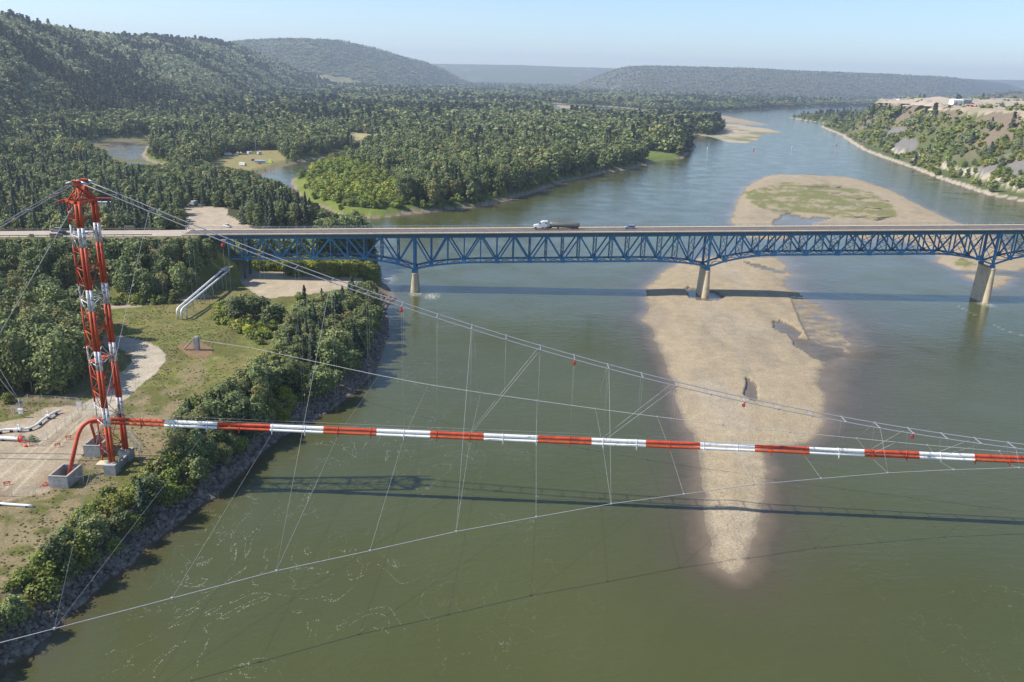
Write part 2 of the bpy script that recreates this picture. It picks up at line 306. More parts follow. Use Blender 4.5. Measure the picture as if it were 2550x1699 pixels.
    rg = inside(x, y, gp([(1965, 735), (2020, 742), (2070, 780), (2120, 810), (2118, 890), (2050, 915), (2030, 880), (1990, 800)]))
    hbars[rg] = np.minimum(hbars[rg], .045) + fbm(x[rg], y[rg]*2.2, 5, 4, 91)*.2 - .03
    bed = np.maximum(bed, hbars)
    h = np.where(inr, bed, h)
    return h, inr, dsh, dL, dR, isC, hbars
def hgt(x, y):
    return float(terrain(np.array([float(x)]), np.array([float(y)]))[0][0])

def gnd(u, v):
    """where the sight line through a photograph point meets the terrain"""
    d = FW + RV*(u-1275)/F - UV*(v-849.5)/F; t = np.geomspace(60, 15000, 1200); P = d[None, :]*t[:, None]
    h = terrain(P[:, 0], P[:, 1])[0]; h = np.maximum(h, 0); k = np.argmax(CH+P[:, 2] <= h)
    t2 = np.linspace(t[max(k-1, 0)], t[k], 12); P = d[None, :]*t2[:, None]; h = np.maximum(terrain(P[:, 0], P[:, 1])[0], 0); j = np.argmax(CH+P[:, 2] <= h)
    return Vector((P[j, 0], P[j, 1], h[j]))
def gpoly(pts): return np.array([tuple(gnd(u, v))[:2] for u, v in pts])
FIELDS_HILL.append(gpoly([(768, 184), (800, 188), (850, 193), (905, 204), (870, 208), (820, 205), (780, 194)]))

# ------------------------------------------------------------------ terrain mesh
NA = 1020; az = np.linspace(math.radians(-44), math.radians(44), NA)
Rr = [55.0]
while Rr[-1] < 16500:
    r = Rr[-1]; Rr.append(r+min(max(r*r*1.75e-5, .12), r*.0115))
Rr = np.array(Rr); NR = len(Rr)
AZ, RR = np.meshgrid(az, Rr); GX = (RR*np.sin(AZ)).ravel(); GY = (RR*np.cos(AZ)).ravel()
GH, INR, DSH, DL, DR, ISC, HB = terrain(GX, GY)
print('terrain', NR, NA)
def colarr(c): return np.array(c, float)
N = len(GX); D_ = np.hypot(GX, GY)
col = np.tile(colarr((.060, .066, .026)), (N, 1)); cls = np.zeros(N, np.int8)   # 0 ground
def mixc(mask, c, w=1.0):
    w = np.broadcast_to(w, (N,))[mask][:, None]
    col[mask] = col[mask]*(1-w)+colarr(c)*w
nA = fbm(GX, GY, 12, 4, 101); nB = fbm(GX, GY, 3.5, 3, 102); nC = fbm(GX, GY, 40, 3, 103)
near = (GX < 0) & (GY < 420) & ~INR
mixc(near, (.125, .125, .038)); mixc(near, (.225, .175, .10), ss((nA+nB*.9)*1.7+.55)); nD = fbm(GX, GY, 1.3, 2, 140); mixc(near, (.075, .085, .03), ss(nD*2-.15+nA*.6)*.6); mixc(near & (GY < 225), (.215, .168, .10), ss(nC*1.5+nB*1.5+nD*.6+.3)*.65); mixc(near, (.13, .15, .032), ss((nC-.1)*3)*.8)
lush = near & (GY > 215) & (GY < 330); mixc(lush, (.155, .175, .035), ss(nA*1.5+nB*.5+.6)*.85); mixc(lush, (.21, .17, .075), ss(nC*2.5+nB*1.2+.1)*.75); mixc(lush, (.09, .11, .03), ss(nB*2.2-.1)*.6)
mixc(near & inside(GX, GY, gp([(-100, 1300), (80, 1240), (230, 1180), (330, 1010), (420, 940), (560, 860), (500, 960), (400, 1120), (250, 1250), (0, 1450)], 5.5)), (.24, .19, .105), ss(nB*1.5+nA+.55)*.8)
lo = ~INR & (DSH < 26) & ~ISC & (GY > 430); mixc(lo, (.10, .13, .03), ss((26-DSH)/8)*.9)
beach = ~INR & ~ISC & (GH < 1.7+nB*.5) & (GY > 330); mixc(beach, (.26, .205, .15)); 
rocky = ~INR & ~ISC & (GH < 4.3) & (GX < 0) & (GY < 345); mixc(rocky, (.10, .085, .065)); cls[rocky] = 7
m = inside(GX+nB*2, GY+nA*4, ISLG) & ~INR & (GH > .55); mixc(m, (.13, .165, .035), np.clip(.9+nB*.3, 0, 1)); mixc(m, (.19, .22, .04), ss(nA*2+nB+.2)*.7); m = inside(GX, GY, TIP) & ~INR; mixc(m, (.40, .33, .24)); mixc(m, (.15, .17, .05), ss(nC*2.5+.3)*.8)
for P, c, k in ((YARD, (.37, .30, .215), 2), (ROAD1, (.43, .37, .285), 3), (PAD, (.42, .345, .25), 2), (TRACK, (.40, .33, .24), 3), (MOUND, (.24, .15, .09), 0), (LOT, (.43, .35, .26), 2), (CAMP, (.27, .23, .10), 0), (CAMP2, (.2, .2, .07), 0), (FIELD, (.40, .34, .17), 0), (MEADOW, (.14, .18, .04), 0), (COVE, (.35, .3, .2), 2)):
    m = inside(GX+nB*.5, GY+nA*.6, P) & ~INR; mixc(m, c, np.clip(.92+nB*.25, 0, 1)); cls[m] = k
m = inside(GX, GY, YARD); mixc(m, (.25, .175, .11), ss(nA*1.6+nC*1.2+nB*.6+.1+(GX+113)/15)*.85)
trk = np.zeros(N)                                                     # wheel ruts of the yard road
for a, b in (((232, 990), (0, 1190)), ((262, 985), (10, 1222)), ((240, 985), (-20, 1170)), ((215, 1040), (30, 1232))):
    P = gp([a, b], 5.5); d = dseg(GX, GY, P, False); trk = np.maximum(trk, ss(1-d/.7))
mixc((trk > 0) & m, (.47, .40, .28), trk*.7)
bar = INR & (HB > -.05) & (HB > -8); mixc(bar, (.34, .272, .18)); sB = fbm(GX, GY*.28, 7, 4, 160); mixc(bar, (.26, .215, .155), ss(sB*1.5+nC*1.0+.15)*.75); mixc(bar, (.38, .32, .235), ss(fbm(GX, GY*.4, 16, 3, 161)*2-.25)*.5); mixc(bar, (.27, .22, .16), ss(nB*2.6-.7)*.25); cls[INR] = 5; cls[bar] = 4
drk = gp([(1775, 790), (1820, 785), (1850, 850), (1880, 940), (1892, 1000), (1895, 1020), (1865, 1010), (1850, 940), (1820, 850)]); mixc(bar & inside(GX+nB*2, GY+nA*3, drk), (.29, .245, .175), ss(nB+.8)*.8)
wet = INR & (HB > -8) & (HB < .14) & (HB > -.5); mixc(wet, (.20, .165, .12), ss((.14-HB)/.13)*.85)
for G in BARGRASS:
    g = bar & inside(GX+nA*4, GY+nA*8, G); mixc(g, (.15, .158, .048), ss(nA*1.6+nB+.75)*.85)
dsl_ = dseg(GX, GY, SLOUGH)
mixc(INR & ~bar, (.10, .085, .055)); mud = INR & (DSH < 500) & inside(GX, GY, SLOUGH); mixc(mud, (.15, .125, .075)); mixc(mud & (dsl_ < 16), (.13, .15, .04), .7)
# right bank slopes
sl_ = np.hypot(*np.gradient(GH.reshape(NR, NA), axis=(0, 1))).ravel()
mixc(ISC, (.10, .115, .042)); mixc(ISC, (.19, .15, .105), ss(fbm(GX, GY, 70, 3, 55)*2+.35+(GH-35)*.02)); mixc(ISC & (GH < 2.2+nA*.5), (.40, .345, .26))
mixc(ISC & (DR > 26) & (DR < 34) & (GY < 1300), (.44, .38, .29), .9)
scr = [gpoly(p) for p in ([(2222, 366), (2240, 350), (2262, 342), (2283, 350), (2284, 368), (2262, 380), (2235, 382)], [(2203, 335), (2225, 320), (2262, 318), (2250, 330), (2215, 340)], [(2430, 422), (2470, 398), (2512, 388), (2512, 400), (2480, 420), (2462, 438), (2440, 440)], [(2490, 425), (2530, 402), (2550, 396), (2560, 420), (2530, 440)])]
for P in scr: m = inside(GX+nC*5, GY+nA*5, P) & ISC; mixc(m, (.19, .175, .165), .9)
pitm = ISC & (GH > 64+nA*2) & (DR > 105+nC*20) & (DR < 1150); mixc(pitm, (.42, .345, .25), np.clip(.85+nC*.5, 0, 1)); cls[pitm] = 2
hm = ~INR & (hill_h(GX, GY) > GH-1) & (GH > 12) & ~pitm & (D_ > 700); cls[hm] = 6
mixc(hm, (.085, .10, .05)); mixc(hm, (.105, .115, .05), ss(fbm(GX, GY, 260, 4, 12)*2)*.7)
L4 = LAYERS[3]; m = hm & (np.arctan2(GX, GY) > math.atan2(*gp([(1440, 230)])[0])) & (D_ > 5000); mixc(m, (.10, .095, .07), np.clip(.85+fbm(GX, GY, 400, 4, 5), .2, 1))
for P in FIELDS_HILL: m = inside(GX+nC*40, GY+nC*80, P) & ~INR; mixc(m, (.23, .21, .10), .9)
for (u, v, z, r) in ((850, 128, 200, 90), (1622, 168, 170, 130), (1612, 178, 140, 90)):
    pass
strow = ~INR & (hm) & (fbm(GX*1.0, GY, 180, 3, 222) > .62); mixc(strow, (.33, .27, .2), .7)
ter_mat = bpy.data.materials.new('ground_surface'); ter_mat.use_nodes = True
nt = ter_mat.node_tree; b = nt.nodes['Principled BSDF']; b.inputs['Roughness'].default_value = .95; b.inputs['Specular IOR Level'].default_value = .1
va = nt.nodes.new('ShaderNodeVertexColor'); va.layer_name = 'Col'
tc = nt.nodes.new('ShaderNodeTexCoord'); prev = va.outputs[0]
for sc, lo_, hi_ in ((2.2, .60, 1.36), (.22, .85, 1.13)):
    no = nt.nodes.new('ShaderNodeTexNoise'); no.inputs['Scale'].default_value = sc; no.inputs['Detail'].default_value = 6; no.inputs['Roughness'].default_value = .7; nt.links.new(tc.outputs['Object'], no.inputs[0])
    mr = nt.nodes.new('ShaderNodeMapRange'); mr.inputs[1].default_value = .3; mr.inputs[2].default_value = .7; mr.inputs[3].default_value = lo_; mr.inputs[4].default_value = hi_; nt.links.new(no.outputs[0], mr.inputs[0])
    vm = nt.nodes.new('ShaderNodeVectorMath'); vm.operation = 'SCALE'; nt.links.new(prev, vm.inputs[0]); nt.links.new(mr.outputs[0], vm.inputs['Scale']); prev = vm.outputs[0]
    if sc > 1:
        bp = nt.nodes.new('ShaderNodeBump'); bp.inputs['Strength'].default_value = .6; bp.inputs['Distance'].default_value = .25; nt.links.new(no.outputs[0], bp.inputs['Height']); nt.links.new(bp.outputs[0], b.inputs['Normal'])
nt.links.new(prev, b.inputs['Base Color'])
idx = np.arange(NR*NA).reshape(NR, NA)
Q = np.stack([idx[:-1, :-1], idx[:-1, 1:], idx[1:, 1:], idx[1:, :-1]], -1).reshape(-1, 4)
def gridmesh(name, quads, X, Y, Z, color=None, fl=None):
    used, inv = np.unique(quads, return_inverse=True); inv = inv.reshape(quads.shape)
    me = bpy.data.meshes.new(name); nv = len(used); nq = len(quads)
    me.vertices.add(nv); me.loops.add(nq*4); me.polygons.add(nq)
    me.vertices.foreach_set('co', np.stack([X[used], Y[used], Z[used]], -1).astype(np.float32).ravel())
    me.loops.foreach_set('vertex_index', inv.astype(np.int32).ravel())
    me.polygons.foreach_set('loop_start', np.arange(0, nq*4, 4, dtype=np.int32))
    me.polygons.foreach_set('use_smooth', np.ones(nq, bool)); me.update(calc_edges=True)
    if color is not None:
        a = me.color_attributes.new('Col', 'FLOAT_COLOR', 'POINT'); a.data.foreach_set('color', np.concatenate([color[used], np.ones((nv, 1))], 1).astype(np.float32).ravel())
    if fl is not None:
        for k, arr in fl.items():
            a = me.attributes.new(k, 'FLOAT', 'POINT'); a.data.foreach_set('value', arr[used].astype(np.float32))
    return me
qc = cls[Q[:, 0]]
for k, nm in ((0, 'ground'), (2, 'gravel_yard'), (3, 'gravel_road'), (4, 'gravel_bar'), (5, 'river_bed'), (6, 'hills'), (7, 'rocky_bank')):
    q = Q[qc == k]
    if len(q): tag(link(nm, gridmesh(nm, q, GX, GY, GH, col), ter_mat), kind='structure')
# ------------------------------------------------------------------ water
dep = np.maximum(0, -GH)
wq = Q[(GH[Q] < .35).any(1)]
shal = np.exp(-dep/.5)
foamz = np.zeros(N)
for (u, v, r) in ((950, 697, 9), (1035, 732, 4), (2453, 757, 5), (1075, 738, 5)):
    p = at(u, v); foamz = np.maximum(foamz, ss(1-np.hypot(GX-p[0], (GY-p[1])*.6)/r))
ed = gp([(2380, 760), (2440, 790), (2500, 822), (2560, 840)]); foamz = np.maximum(foamz, .42*ss(1-dseg(GX, GY, ed, False)/.9)*(vn(GX/6, GY/6, 3) > .5))
wm = bpy.data.materials.new('river_water'); wm.use_nodes = True; nt = wm.node_tree; b = nt.nodes['Principled BSDF']
def nd(t, **k):
    n = nt.nodes.new(t)
    for a, v in k.items(): setattr(n, a, v)
    return n
tc = nd('ShaderNodeTexCoord'); at1 = nd('ShaderNodeAttribute', attribute_name='shal'); at2 = nd('ShaderNodeAttribute', attribute_name='foam'); at3 = nd('ShaderNodeAttribute', attribute_name='clear')
def noise(scale, det=4, ro=.6, mp=None, dist=0):
    n = nd('ShaderNodeTexNoise'); n.inputs['Scale'].default_value = scale; n.inputs['Detail'].default_value = det; n.inputs['Roughness'].default_value = ro; n.inputs['Distortion'].default_value = dist
    if mp is not None:
        m_ = nd('ShaderNodeMapping'); m_.inputs['Scale'].default_value = mp; nt.links.new(tc.outputs['Object'], m_.inputs[0]); nt.links.new(m_.outputs[0], n.inputs[0])
    else: nt.links.new(tc.outputs['Object'], n.inputs[0])
    return n
def mrange(inp, a, bb, c=0., d=1.):
    m_ = nd('ShaderNodeMapRange'); m_.inputs[1].default_value = a; m_.inputs[2].default_value = bb; m_.inputs[3].default_value = c; m_.inputs[4].default_value = d; nt.links.new(inp, m_.inputs[0]); return m_.outputs[0]
def mixn(fac, A, B):
    m_ = nd('ShaderNodeMix', data_type='RGBA')
    if isinstance(fac, float): m_.inputs[0].default_value = fac
    else: nt.links.new(fac, m_.inputs[0])
    for i, X in ((6, A), (7, B)):
        if isinstance(X, tuple): m_.inputs[i].default_value = (*X, 1)
        else: nt.links.new(X, m_.inputs[i])
    return m_.outputs[2]
def mth(op, A, B):
    m_ = nd('ShaderNodeMath', operation=op)
    for i, X in ((0, A), (1, B)):
        if isinstance(X, (float, int)): m_.inputs[i].default_value = X
        else: nt.links.new(X, m_.inputs[i])
    return m_.outputs[0]
big = noise(.012, 4, .5)
deep = mixn(mrange(big.outputs[0], .35, .65), (.057, .064, .020), (.070, .077, .025))
c1 = mixn(mrange(at1.outputs['Fac'], 0, .55), deep, (.076, .062, .036)); c1 = mixn(mrange(at1.outputs['Fac'], .5, 1.), c1, (.175, .13, .085))
st = noise(.055, 2.5, .55, (1.0, .6, 1), 2.6); ridge = mth('ABSOLUTE', mth('SUBTRACT', st.outputs[0], .5), 0)
rz_ = mrange(ridge, .0085, .0, 0, 1)
vo = nd('ShaderNodeTexVoronoi'); vo.inputs['Scale'].default_value = 3.0; nt.links.new(tc.outputs['Object'], vo.inputs[0])
sp = mrange(vo.outputs['Distance'], .5, .2, 0, 1)
reg = noise(.02, 3, .6); rg_ = mrange(reg.outputs[0], .42, .54, 0, 1)
foam = mth('MULTIPLY', mth('MULTIPLY', rz_, sp), mth('MULTIPLY', rg_, at3.outputs['Fac']))
fn = noise(.9, 4, .7); f2 = mth('MULTIPLY', mrange(fn.outputs[0], .42, .62), at2.outputs['Fac'])
foamt = mth('MAXIMUM', mth('MULTIPLY', foam, .5), f2)
cc = mixn(foamt, c1, (.62, .60, .50)); nt.links.new(cc, b.inputs['Base Color'])
b.inputs['IOR'].default_value = 1.33; b.inputs['Specular IOR Level'].default_value = .5
nt.links.new(mth('MAXIMUM', mth('MULTIPLY', foamt, .6), .07), b.inputs['Roughness'])
w1 = noise(1.1, 3, .6, (1, 1.6, 1)); w2 = noise(.23, 3, .6, (1, 1.9, 1)); w3 = noise(.05, 2, .5)
hh = mth('ADD', mth('MULTIPLY', w1.outputs[0], .15), mth('MULTIPLY', w2.outputs[0], .36)); hh = mth('MULTIPLY', hh, mrange(w3.outputs[0], .3, .7, .35, 1.25))
bp = nd('ShaderNodeBump'); bp.inputs['Strength'].default_value = .5; bp.inputs['Distance'].default_value = 1.0; nt.links.new(hh, bp.inputs['Height']); nt.links.new(bp.outputs[0], b.inputs['Normal'])
clear = ss((GX+75)/20)*ss((30-GX)/60)*ss((330-GY)/60) + .45*ss((GX-60)/30)*ss((175-GY)/60)
shal = np.where(inside(GX, GY, SLOUGH), .75, shal)
tag(link('river_water', gridmesh('river_water', wq, GX, GY, np.zeros(N), None, {'shal': shal, 'foam': foamz, 'clear': clear}), wm), kind='structure')
# ------------------------------------------------------------------ highway truss bridge
def bp_(s, n, z): return (PX1+s*GDX-n*GDY, PY1+s*GDY+n*GDX, z)
PAN = 132.3/18; N0, N1 = -12, 44
S = lambda k: k*PAN
def depth(k):
    prof_s = {0: 14.4, 1: 11.9, 2: 10.5, 3: 9.4}; prof_c = {0: 14.4, 1: 12.8, 2: 12.1, 3: 11.6}
    if k < 0: return prof_s.get(-k, 9.2)
    if k <= 18: return prof_c.get(min(k, 18-k), 11.5)
    if k <= 36: return prof_s.get(min(k-18, 36-k), 9.2)
    return prof_s.get(k-36, 9.2)
TZ = lambda k: deckz(S(k))-2.1
BZ = lambda k: TZ(k)-depth(k)
NP = (0.9, 9.7)
span_side = [1, 3, 4, 6, 8]
bots = set([-12, -10, -8, -6, -4, -3, -1]) | set(range(1, 18, 2)) | set(18+q for q in (1, 3, 4, 6, 8, 10, 12, 14, 15, 17)) | set(36+q for q in (1, 3, 4, 6, 8))
br = empty('truss_bridge', (PX1, PY1, 0)); tag(br, 'long blue steel deck truss highway bridge on concrete piers crossing the river', 'bridge')
def bb(m, name, mats): 
    o = m.build(name, mats, br); o.matrix_parent_inverse = br.matrix_basis.inverted() if False else Matrix.Translation((-PX1, -PY1, 0)); return o
for n in NP:
    m = MB(); m2 = MB()
    for k in range(N0, N1):
        m.beam(bp_(S(k), n, TZ(k)), bp_(S(k+1), n, TZ(k+1)), .62, .75)
        m2.beam(bp_(S(k), n, BZ(k)), bp_(S(k+1), n, BZ(k+1)), .6, .75)
    bb(m, 'top_chord', M['blue']); bb(m2, 'bottom_chord', M['blue'])
    rest = MB()
    for k in range(N0, N1+1):
        far_ = n > 5 and k > 28; m = rest if far_ else MB(); w = .95 if k in (0, 18, 36) else .48
        m.beam(bp_(S(k), n, TZ(k)), bp_(S(k), n, BZ(k)), w, .5 if w < .9 else .9)
        if not far_: bb(m, 'post', M['blue'])
    if n > 5: bb(rest, 'post', M['blue'])['kind'] = 'stuff'
    dl = []; rest = MB()
    for k in range(N0, N1):
        a, b_ = k in bots, (k+1) in bots
        if a and b_: dl.append((k, k+1, 1, 0) if k > 0 and k != 21 and k != 39 else (k, k+1, 1, 0))
        elif a: dl.append((k, k+1, 0, 1))
        else: dl.append((k, k+1, 1, 0))
    for (k, k2, tk, tk2) in dl:
        if k in (21, 39): tk, tk2 = 0, 1      # doubled diagonals lean the other way right of a pier
        far_ = n > 5 and k > 28; m = rest if far_ else MB(); m.beam(bp_(S(k), n, TZ(k) if tk else BZ(k)), bp_(S(k2), n, TZ(k2) if tk2 else BZ(k2)), .5, .62)
        if not far_: bb(m, 'diagonal', M['blue'])
    if n > 5: bb(rest, 'diagonal', M['blue'])['kind'] = 'stuff'
    rest = MB()
    for k in range(N0, N1+1):
        far_ = n > 5 and k > 28; m = rest if far_ else MB()
        if k in bots: m.box(bp_(S(k), n, BZ(k)+.35), (2.1, .75, 1.7), rz=math.atan2(GDY, GDX))
        else: m.box(bp_(S(k), n, TZ(k)-.45), (2.0, .75, 1.35), rz=math.atan2(GDY, GDX))
        if k in (0, 18, 36): m_ = MB(); m_.box(bp_(S(k), n, BZ(k)-.95), (2.2, 1.1, 1.2), rz=math.atan2(GDY, GDX)); bb(m_, 'bearing_shoe', M['blue'])
        if not far_: gpl = bb(m, 'gusset_plate', M['fresh'] if (k == 3 and n < 5) else M['blue'])
        if k == 3 and n < 5: gpl['label'] = 'freshly painted light blue gusset plate'
    if n > 5: bb(rest, 'gusset_plate', M['blue'])['kind'] = 'stuff'
ml = MB()
for k in range(N0, N1+1):
    m = MB(); mf = MB()
    t, bt = TZ(k), BZ(k); mid = (t+bt)/2
    m.beam(bp_(S(k), NP[0], t-.6), bp_(S(k), NP[1], mid), .16); m.beam(bp_(S(k), NP[1], t-.6), bp_(S(k), NP[0], mid), .16)
    m.beam(bp_(S(k), NP[0], mid), bp_(S(k), NP[1], bt+.3), .16); m.beam(bp_(S(k), NP[1], mid), bp_(S(k), NP[0], bt+.3), .16)
    m.beam(bp_(S(k), NP[0], mid), bp_(S(k), NP[1], mid), .18); m.beam(bp_(S(k), NP[0], t-.4), bp_(S(k), NP[1], t-.4), .3); m.beam(bp_(S(k), NP[0], bt), bp_(S(k), NP[1], bt), .32)
    mf.beam(bp_(S(k), -1.1, t+1.0), bp_(S(k), 11.1, t+1.0), .3, .9)
    mf.beam(bp_(S(k), -1.1, t+1.25), bp_(S(k), NP[0], t+.2), .22, .3); mf.beam(bp_(S(k), 11.1, t+1.25), bp_(S(k), NP[1], t+.2), .22, .3)
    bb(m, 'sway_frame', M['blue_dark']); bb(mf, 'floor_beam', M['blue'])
    if k < N1:
        c = (NP[0]+NP[1])/2
        ml.beam(bp_(S(k), NP[0], BZ(k)), bp_(S(k)+PAN/2, c, (BZ(k)+BZ(k+1))/2), .2); ml.beam(bp_(S(k), NP[1], BZ(k)), bp_(S(k)+PAN/2, c, (BZ(k)+BZ(k+1))/2), .2)
        ml.beam(bp_(S(k+1), NP[0], BZ(k+1)), bp_(S(k)+PAN/2, c, (BZ(k)+BZ(k+1))/2), .2); ml.beam(bp_(S(k+1), NP[1], BZ(k+1)), bp_(S(k)+PAN/2, c, (BZ(k)+BZ(k+1))/2), .2)
        for n in (NP[0]+1.0, NP[1]-1.0): ml.beam(bp_(S(k), n, TZ(k)-.55), bp_(S(k+1), n, TZ(k+1)-.55), .12)
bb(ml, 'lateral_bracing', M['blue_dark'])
SL, SR = -100.0, S(N1)+4
m = MB(); st = MB()
def strip(mb, n0, n1, z0, z1, s0=SL, s1=SR, step=20.0, mi=0):
    s = s0
    while s < s1-.01:
        e = min(s+step, s1)
        v = [bp_(q, n, deckz(q)+z) for q in (s, e) for n, z in ((n0, z0), (n1, z0), (n1, z1), (n0, z1))]
        mb.add(v, [(0, 1, 5, 4), (1, 2, 6, 5), (2, 3, 7, 6), (3, 0, 4, 7)]+([(3, 2, 1, 0)] if s == s0 else [])+([(4, 5, 6, 7)] if e == s1 else []), mi); s = e
strip(m, -1.0, 11.2, -.55, -.30); bb(m, 'deck_slab', M['deck'])
m = MB(); strip(m, -1.3, -.1, -.296, .10); strip(m, 9.9, 11.5, -.296, .10); bb(m, 'curbs', M['curb'])
m = MB()
for n in (-.9, 2.2, 5.3, 8.2, 11.1): strip(m, n-.18, n+.18, -1.35, -.56)
bb(m, 'stringers', M['blue_dark'])  # shadow under the deck edge is put into this darker colour
m = MB(); strip(m, 4.98, 5.05, -.296, -.292); strip(m, 5.2, 5.27, -.296, -.292); bb(m, 'centre_line', M['yellow'])
for n, nm in ((-1.05, 'near'), (11.25, 'far')):
    m = MB(); q = -94.0
    while q < SR: m.box(bp_(q, n, deckz(q)+.62), (.13, .13, 1.15)); q += PAN/2
    for zz, w in ((1.22, .11), (.78, .07), (.38, .07)): strip(m, n-w/2, n+w/2, zz-w/2, zz+w/2)
    bb(m, 'railing', M['galv'])
for k, zt in ((0, 8.5), (18, 13.2), (36, 16.6)):
    m = MB(); L = 40; lv = []
    zt = BZ(k)-1.55
    for z, ext, hw in ((zt, 0, 1.25), (zt-.8, .05, 1.25), (zt-.81, -.12, 1.12), (1.0, .5, 1.75), (-3, .6, 1.85)):
        ring = []
        for a in range(24):
            t = 2*math.pi*a/24; cx = math.cos(t)*hw; cn = math.sin(t)*hw
            n0 = 5.3+(5.4+ext-hw if cn > 0 else -(6.3+ext-hw)) if abs(cn) > 1e-6 else 5.3
            ring.append(bp_(S(k)+cx, n0+cn, z))
        lv.append(ring)
    for rg in lv: m.v += rg
    for i in range(len(lv)-1):
        for a in range(24): m.f.append((i*24+a, i*24+(a+1) % 24, (i+1)*24+(a+1) % 24, (i+1)*24+a)); m.m.append(0); m.sm.append(False)
    m.f.append(tuple(range(24))); m.m.append(0); m.sm.append(False)
    bb(m, 'pier', M['pier'])
m = MB()                                                       # steel bent near the left end and abutment
for n in NP:
    m.beam(bp_(S(-12)+13.5, n, TZ(-10)), bp_(S(-12)+13.5, n, 4), .7)
    m.beam(bp_(S(-12)+1, n, BZ(-12)), bp_(S(-12)+1, n, BZ(-12)-3), .8)
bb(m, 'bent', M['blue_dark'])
m = MB(); m.box(bp_(-101, 5.1, deckz(-101)-3.6), (4, 14, 6.2), rz=math.atan2(GDY, GDX)); bb(m, 'abutment', M['concrete'])
# approach highway on the embankment (its own structure), guard rails and barriers
m = MB(); strip(m, -2.2, 12.3, -.7, -.30, -420, -100.1, 8.0)
o = m.build('highway', M['road']); tag(o, kind='structure')
for n in (4.98, 5.2):
    m = MB(); strip(m, n, n+.08, -.296, -.292, -420, -100.1, 8.0); 
    if n < 5: o = m.build('road_marking', M['yellow']); tag(o, kind='structure')
for n, lab in ((-2.6, 'low steel guard rail along the near shoulder of the highway approach'), (12.8, 'low steel guard rail along the far shoulder of the highway approach')):
    m = MB(); q = -400
    while q < -112: m.box(bp_(q, n, deckz(q)+.1), (.16, .16, 1.0)); q += 4
    strip(m, n-.05, n+.05, .25, .6, -400, -112, 8.0); o = m.build('guard_rail', M['brown']); tag(o, lab, 'guard rail')
for s, n, w, h, lab in ((-152, -3.3, 5.2, 1.6, 'grey concrete barrier at the near edge of the highway where the bridge rail starts'), (-128, 13.6, 4.6, 1.7, 'grey concrete block at the far edge of the highway before the bridge'), (-163, -1.9, 1.6, 1.2, 'small dark box standing on the near highway shoulder')):
    m = MB(); zz = deckz(s); c = bp_(s, n, zz+h/2-.3)
    m.box((0, 0, h*.18), (w, .9, h*.36)); m.box((0, 0, h*.68), (w, .5, h*.64)); m.box((0, 0, h*1.02), (w*.98, .6, .05))
    o = m.build('concrete_barrier', M['brown']); o.location = bp_(s, n, zz-.35); o.rotation_euler = (0, 0, math.atan2(GDY, GDX)); tag(o, lab, 'barrier')

# ------------------------------------------------------------------ pipeline suspension bridge
PYX = lambda X: 166.1-.026*X
TX, TY, TB = -89.6, 168.5, 8.0
TH = 66.6
bands = [(0, 1), (12.6, 0), (17.1, 1), (31.6, 0), (37.0, 1), (44.3, 0), (49.0, 1), (56.0, 0), (60.5, 1), (80, 1)]
# red/white limits by height above the base, read from the paint bands
def atTower(u, v): return atY(u, v, TY-3.3)[2]
zb = [TB, atTower(262, 1063), atTower(252, 1016), atTower(238, 923), atTower(232, 875), atTower(211, 776), atTower(203, 722), atTower(185, 617), atTower(178, 567), 80]
def band(z):
    for i in range(len(zb)-1):
        if z < zb[i+1]: return i % 2          # 0 red, 1 white
    return 0
tw = empty('suspension_tower', (TX, TY, TB)); tag(tw, 'tall red and white banded lattice tower carrying the pipeline cables, standing on a concrete footing', 'tower')
RW = [M['red'], M['wht2']]
def tb(m, name, mats=RW, par=None):
    o = m.build(name, mats, par or tw); o.matrix_parent_inverse = Matrix.Translation((-TX, -TY, -TB)) if par is None else Matrix.Identity(4); return o
ztop = 65.9
def seg(mb, p, q, r, n=8):
    """a tube split where the paint changes"""
    p = Vector(p); q = Vector(q); zs = sorted([p.z, q.z]); cuts = [z for z in zb if zs[0]+.05 < z < zs[1]-.05]
    ts = sorted([0, 1]+[(z-p.z)/(q.z-p.z) for z in cuts]) if abs(q.z-p.z) > .01 else [0, 1]
    for a, b_ in zip(ts[:-1], ts[1:]):
        A = p.lerp(q, a); B = p.lerp(q, b_); mb.tube([A, B], r, n, mi=band((A.z+B.z)/2), cap=True)
LEG = [(0.55, -3.3), (0.55, 3.3)]
for (lx, ly) in LEG:
    m = MB()
    for dx in (-.38, .38): seg(m, (TX+lx+dx, TY+ly, TB+.2), (TX+lx+dx, TY+ly, ztop), .355, 12)
    z = TB+1
    while z < ztop: m.box((TX+lx, TY+ly, z), (.9, .12, .35), mi=band(z)); z += 2.6
    tb(m, 'leg')
m = MB(); seg(m, (TX-3.3, TY, TB-1.2), (TX-3.3, TY, ztop), .20, 8); tb(m, 'leg')
m = MB(); z = TB+3.6; H_ = 3.55; i = 0
N_, R_, T_ = (TX-.1, TY-3.3), (TX-.1, TY+3.3), (TX-3.3, TY)
lv = []
zz = TB+2.0
while zz < ztop+.1: lv.append(zz); zz += 7.0
lv.append(ztop)
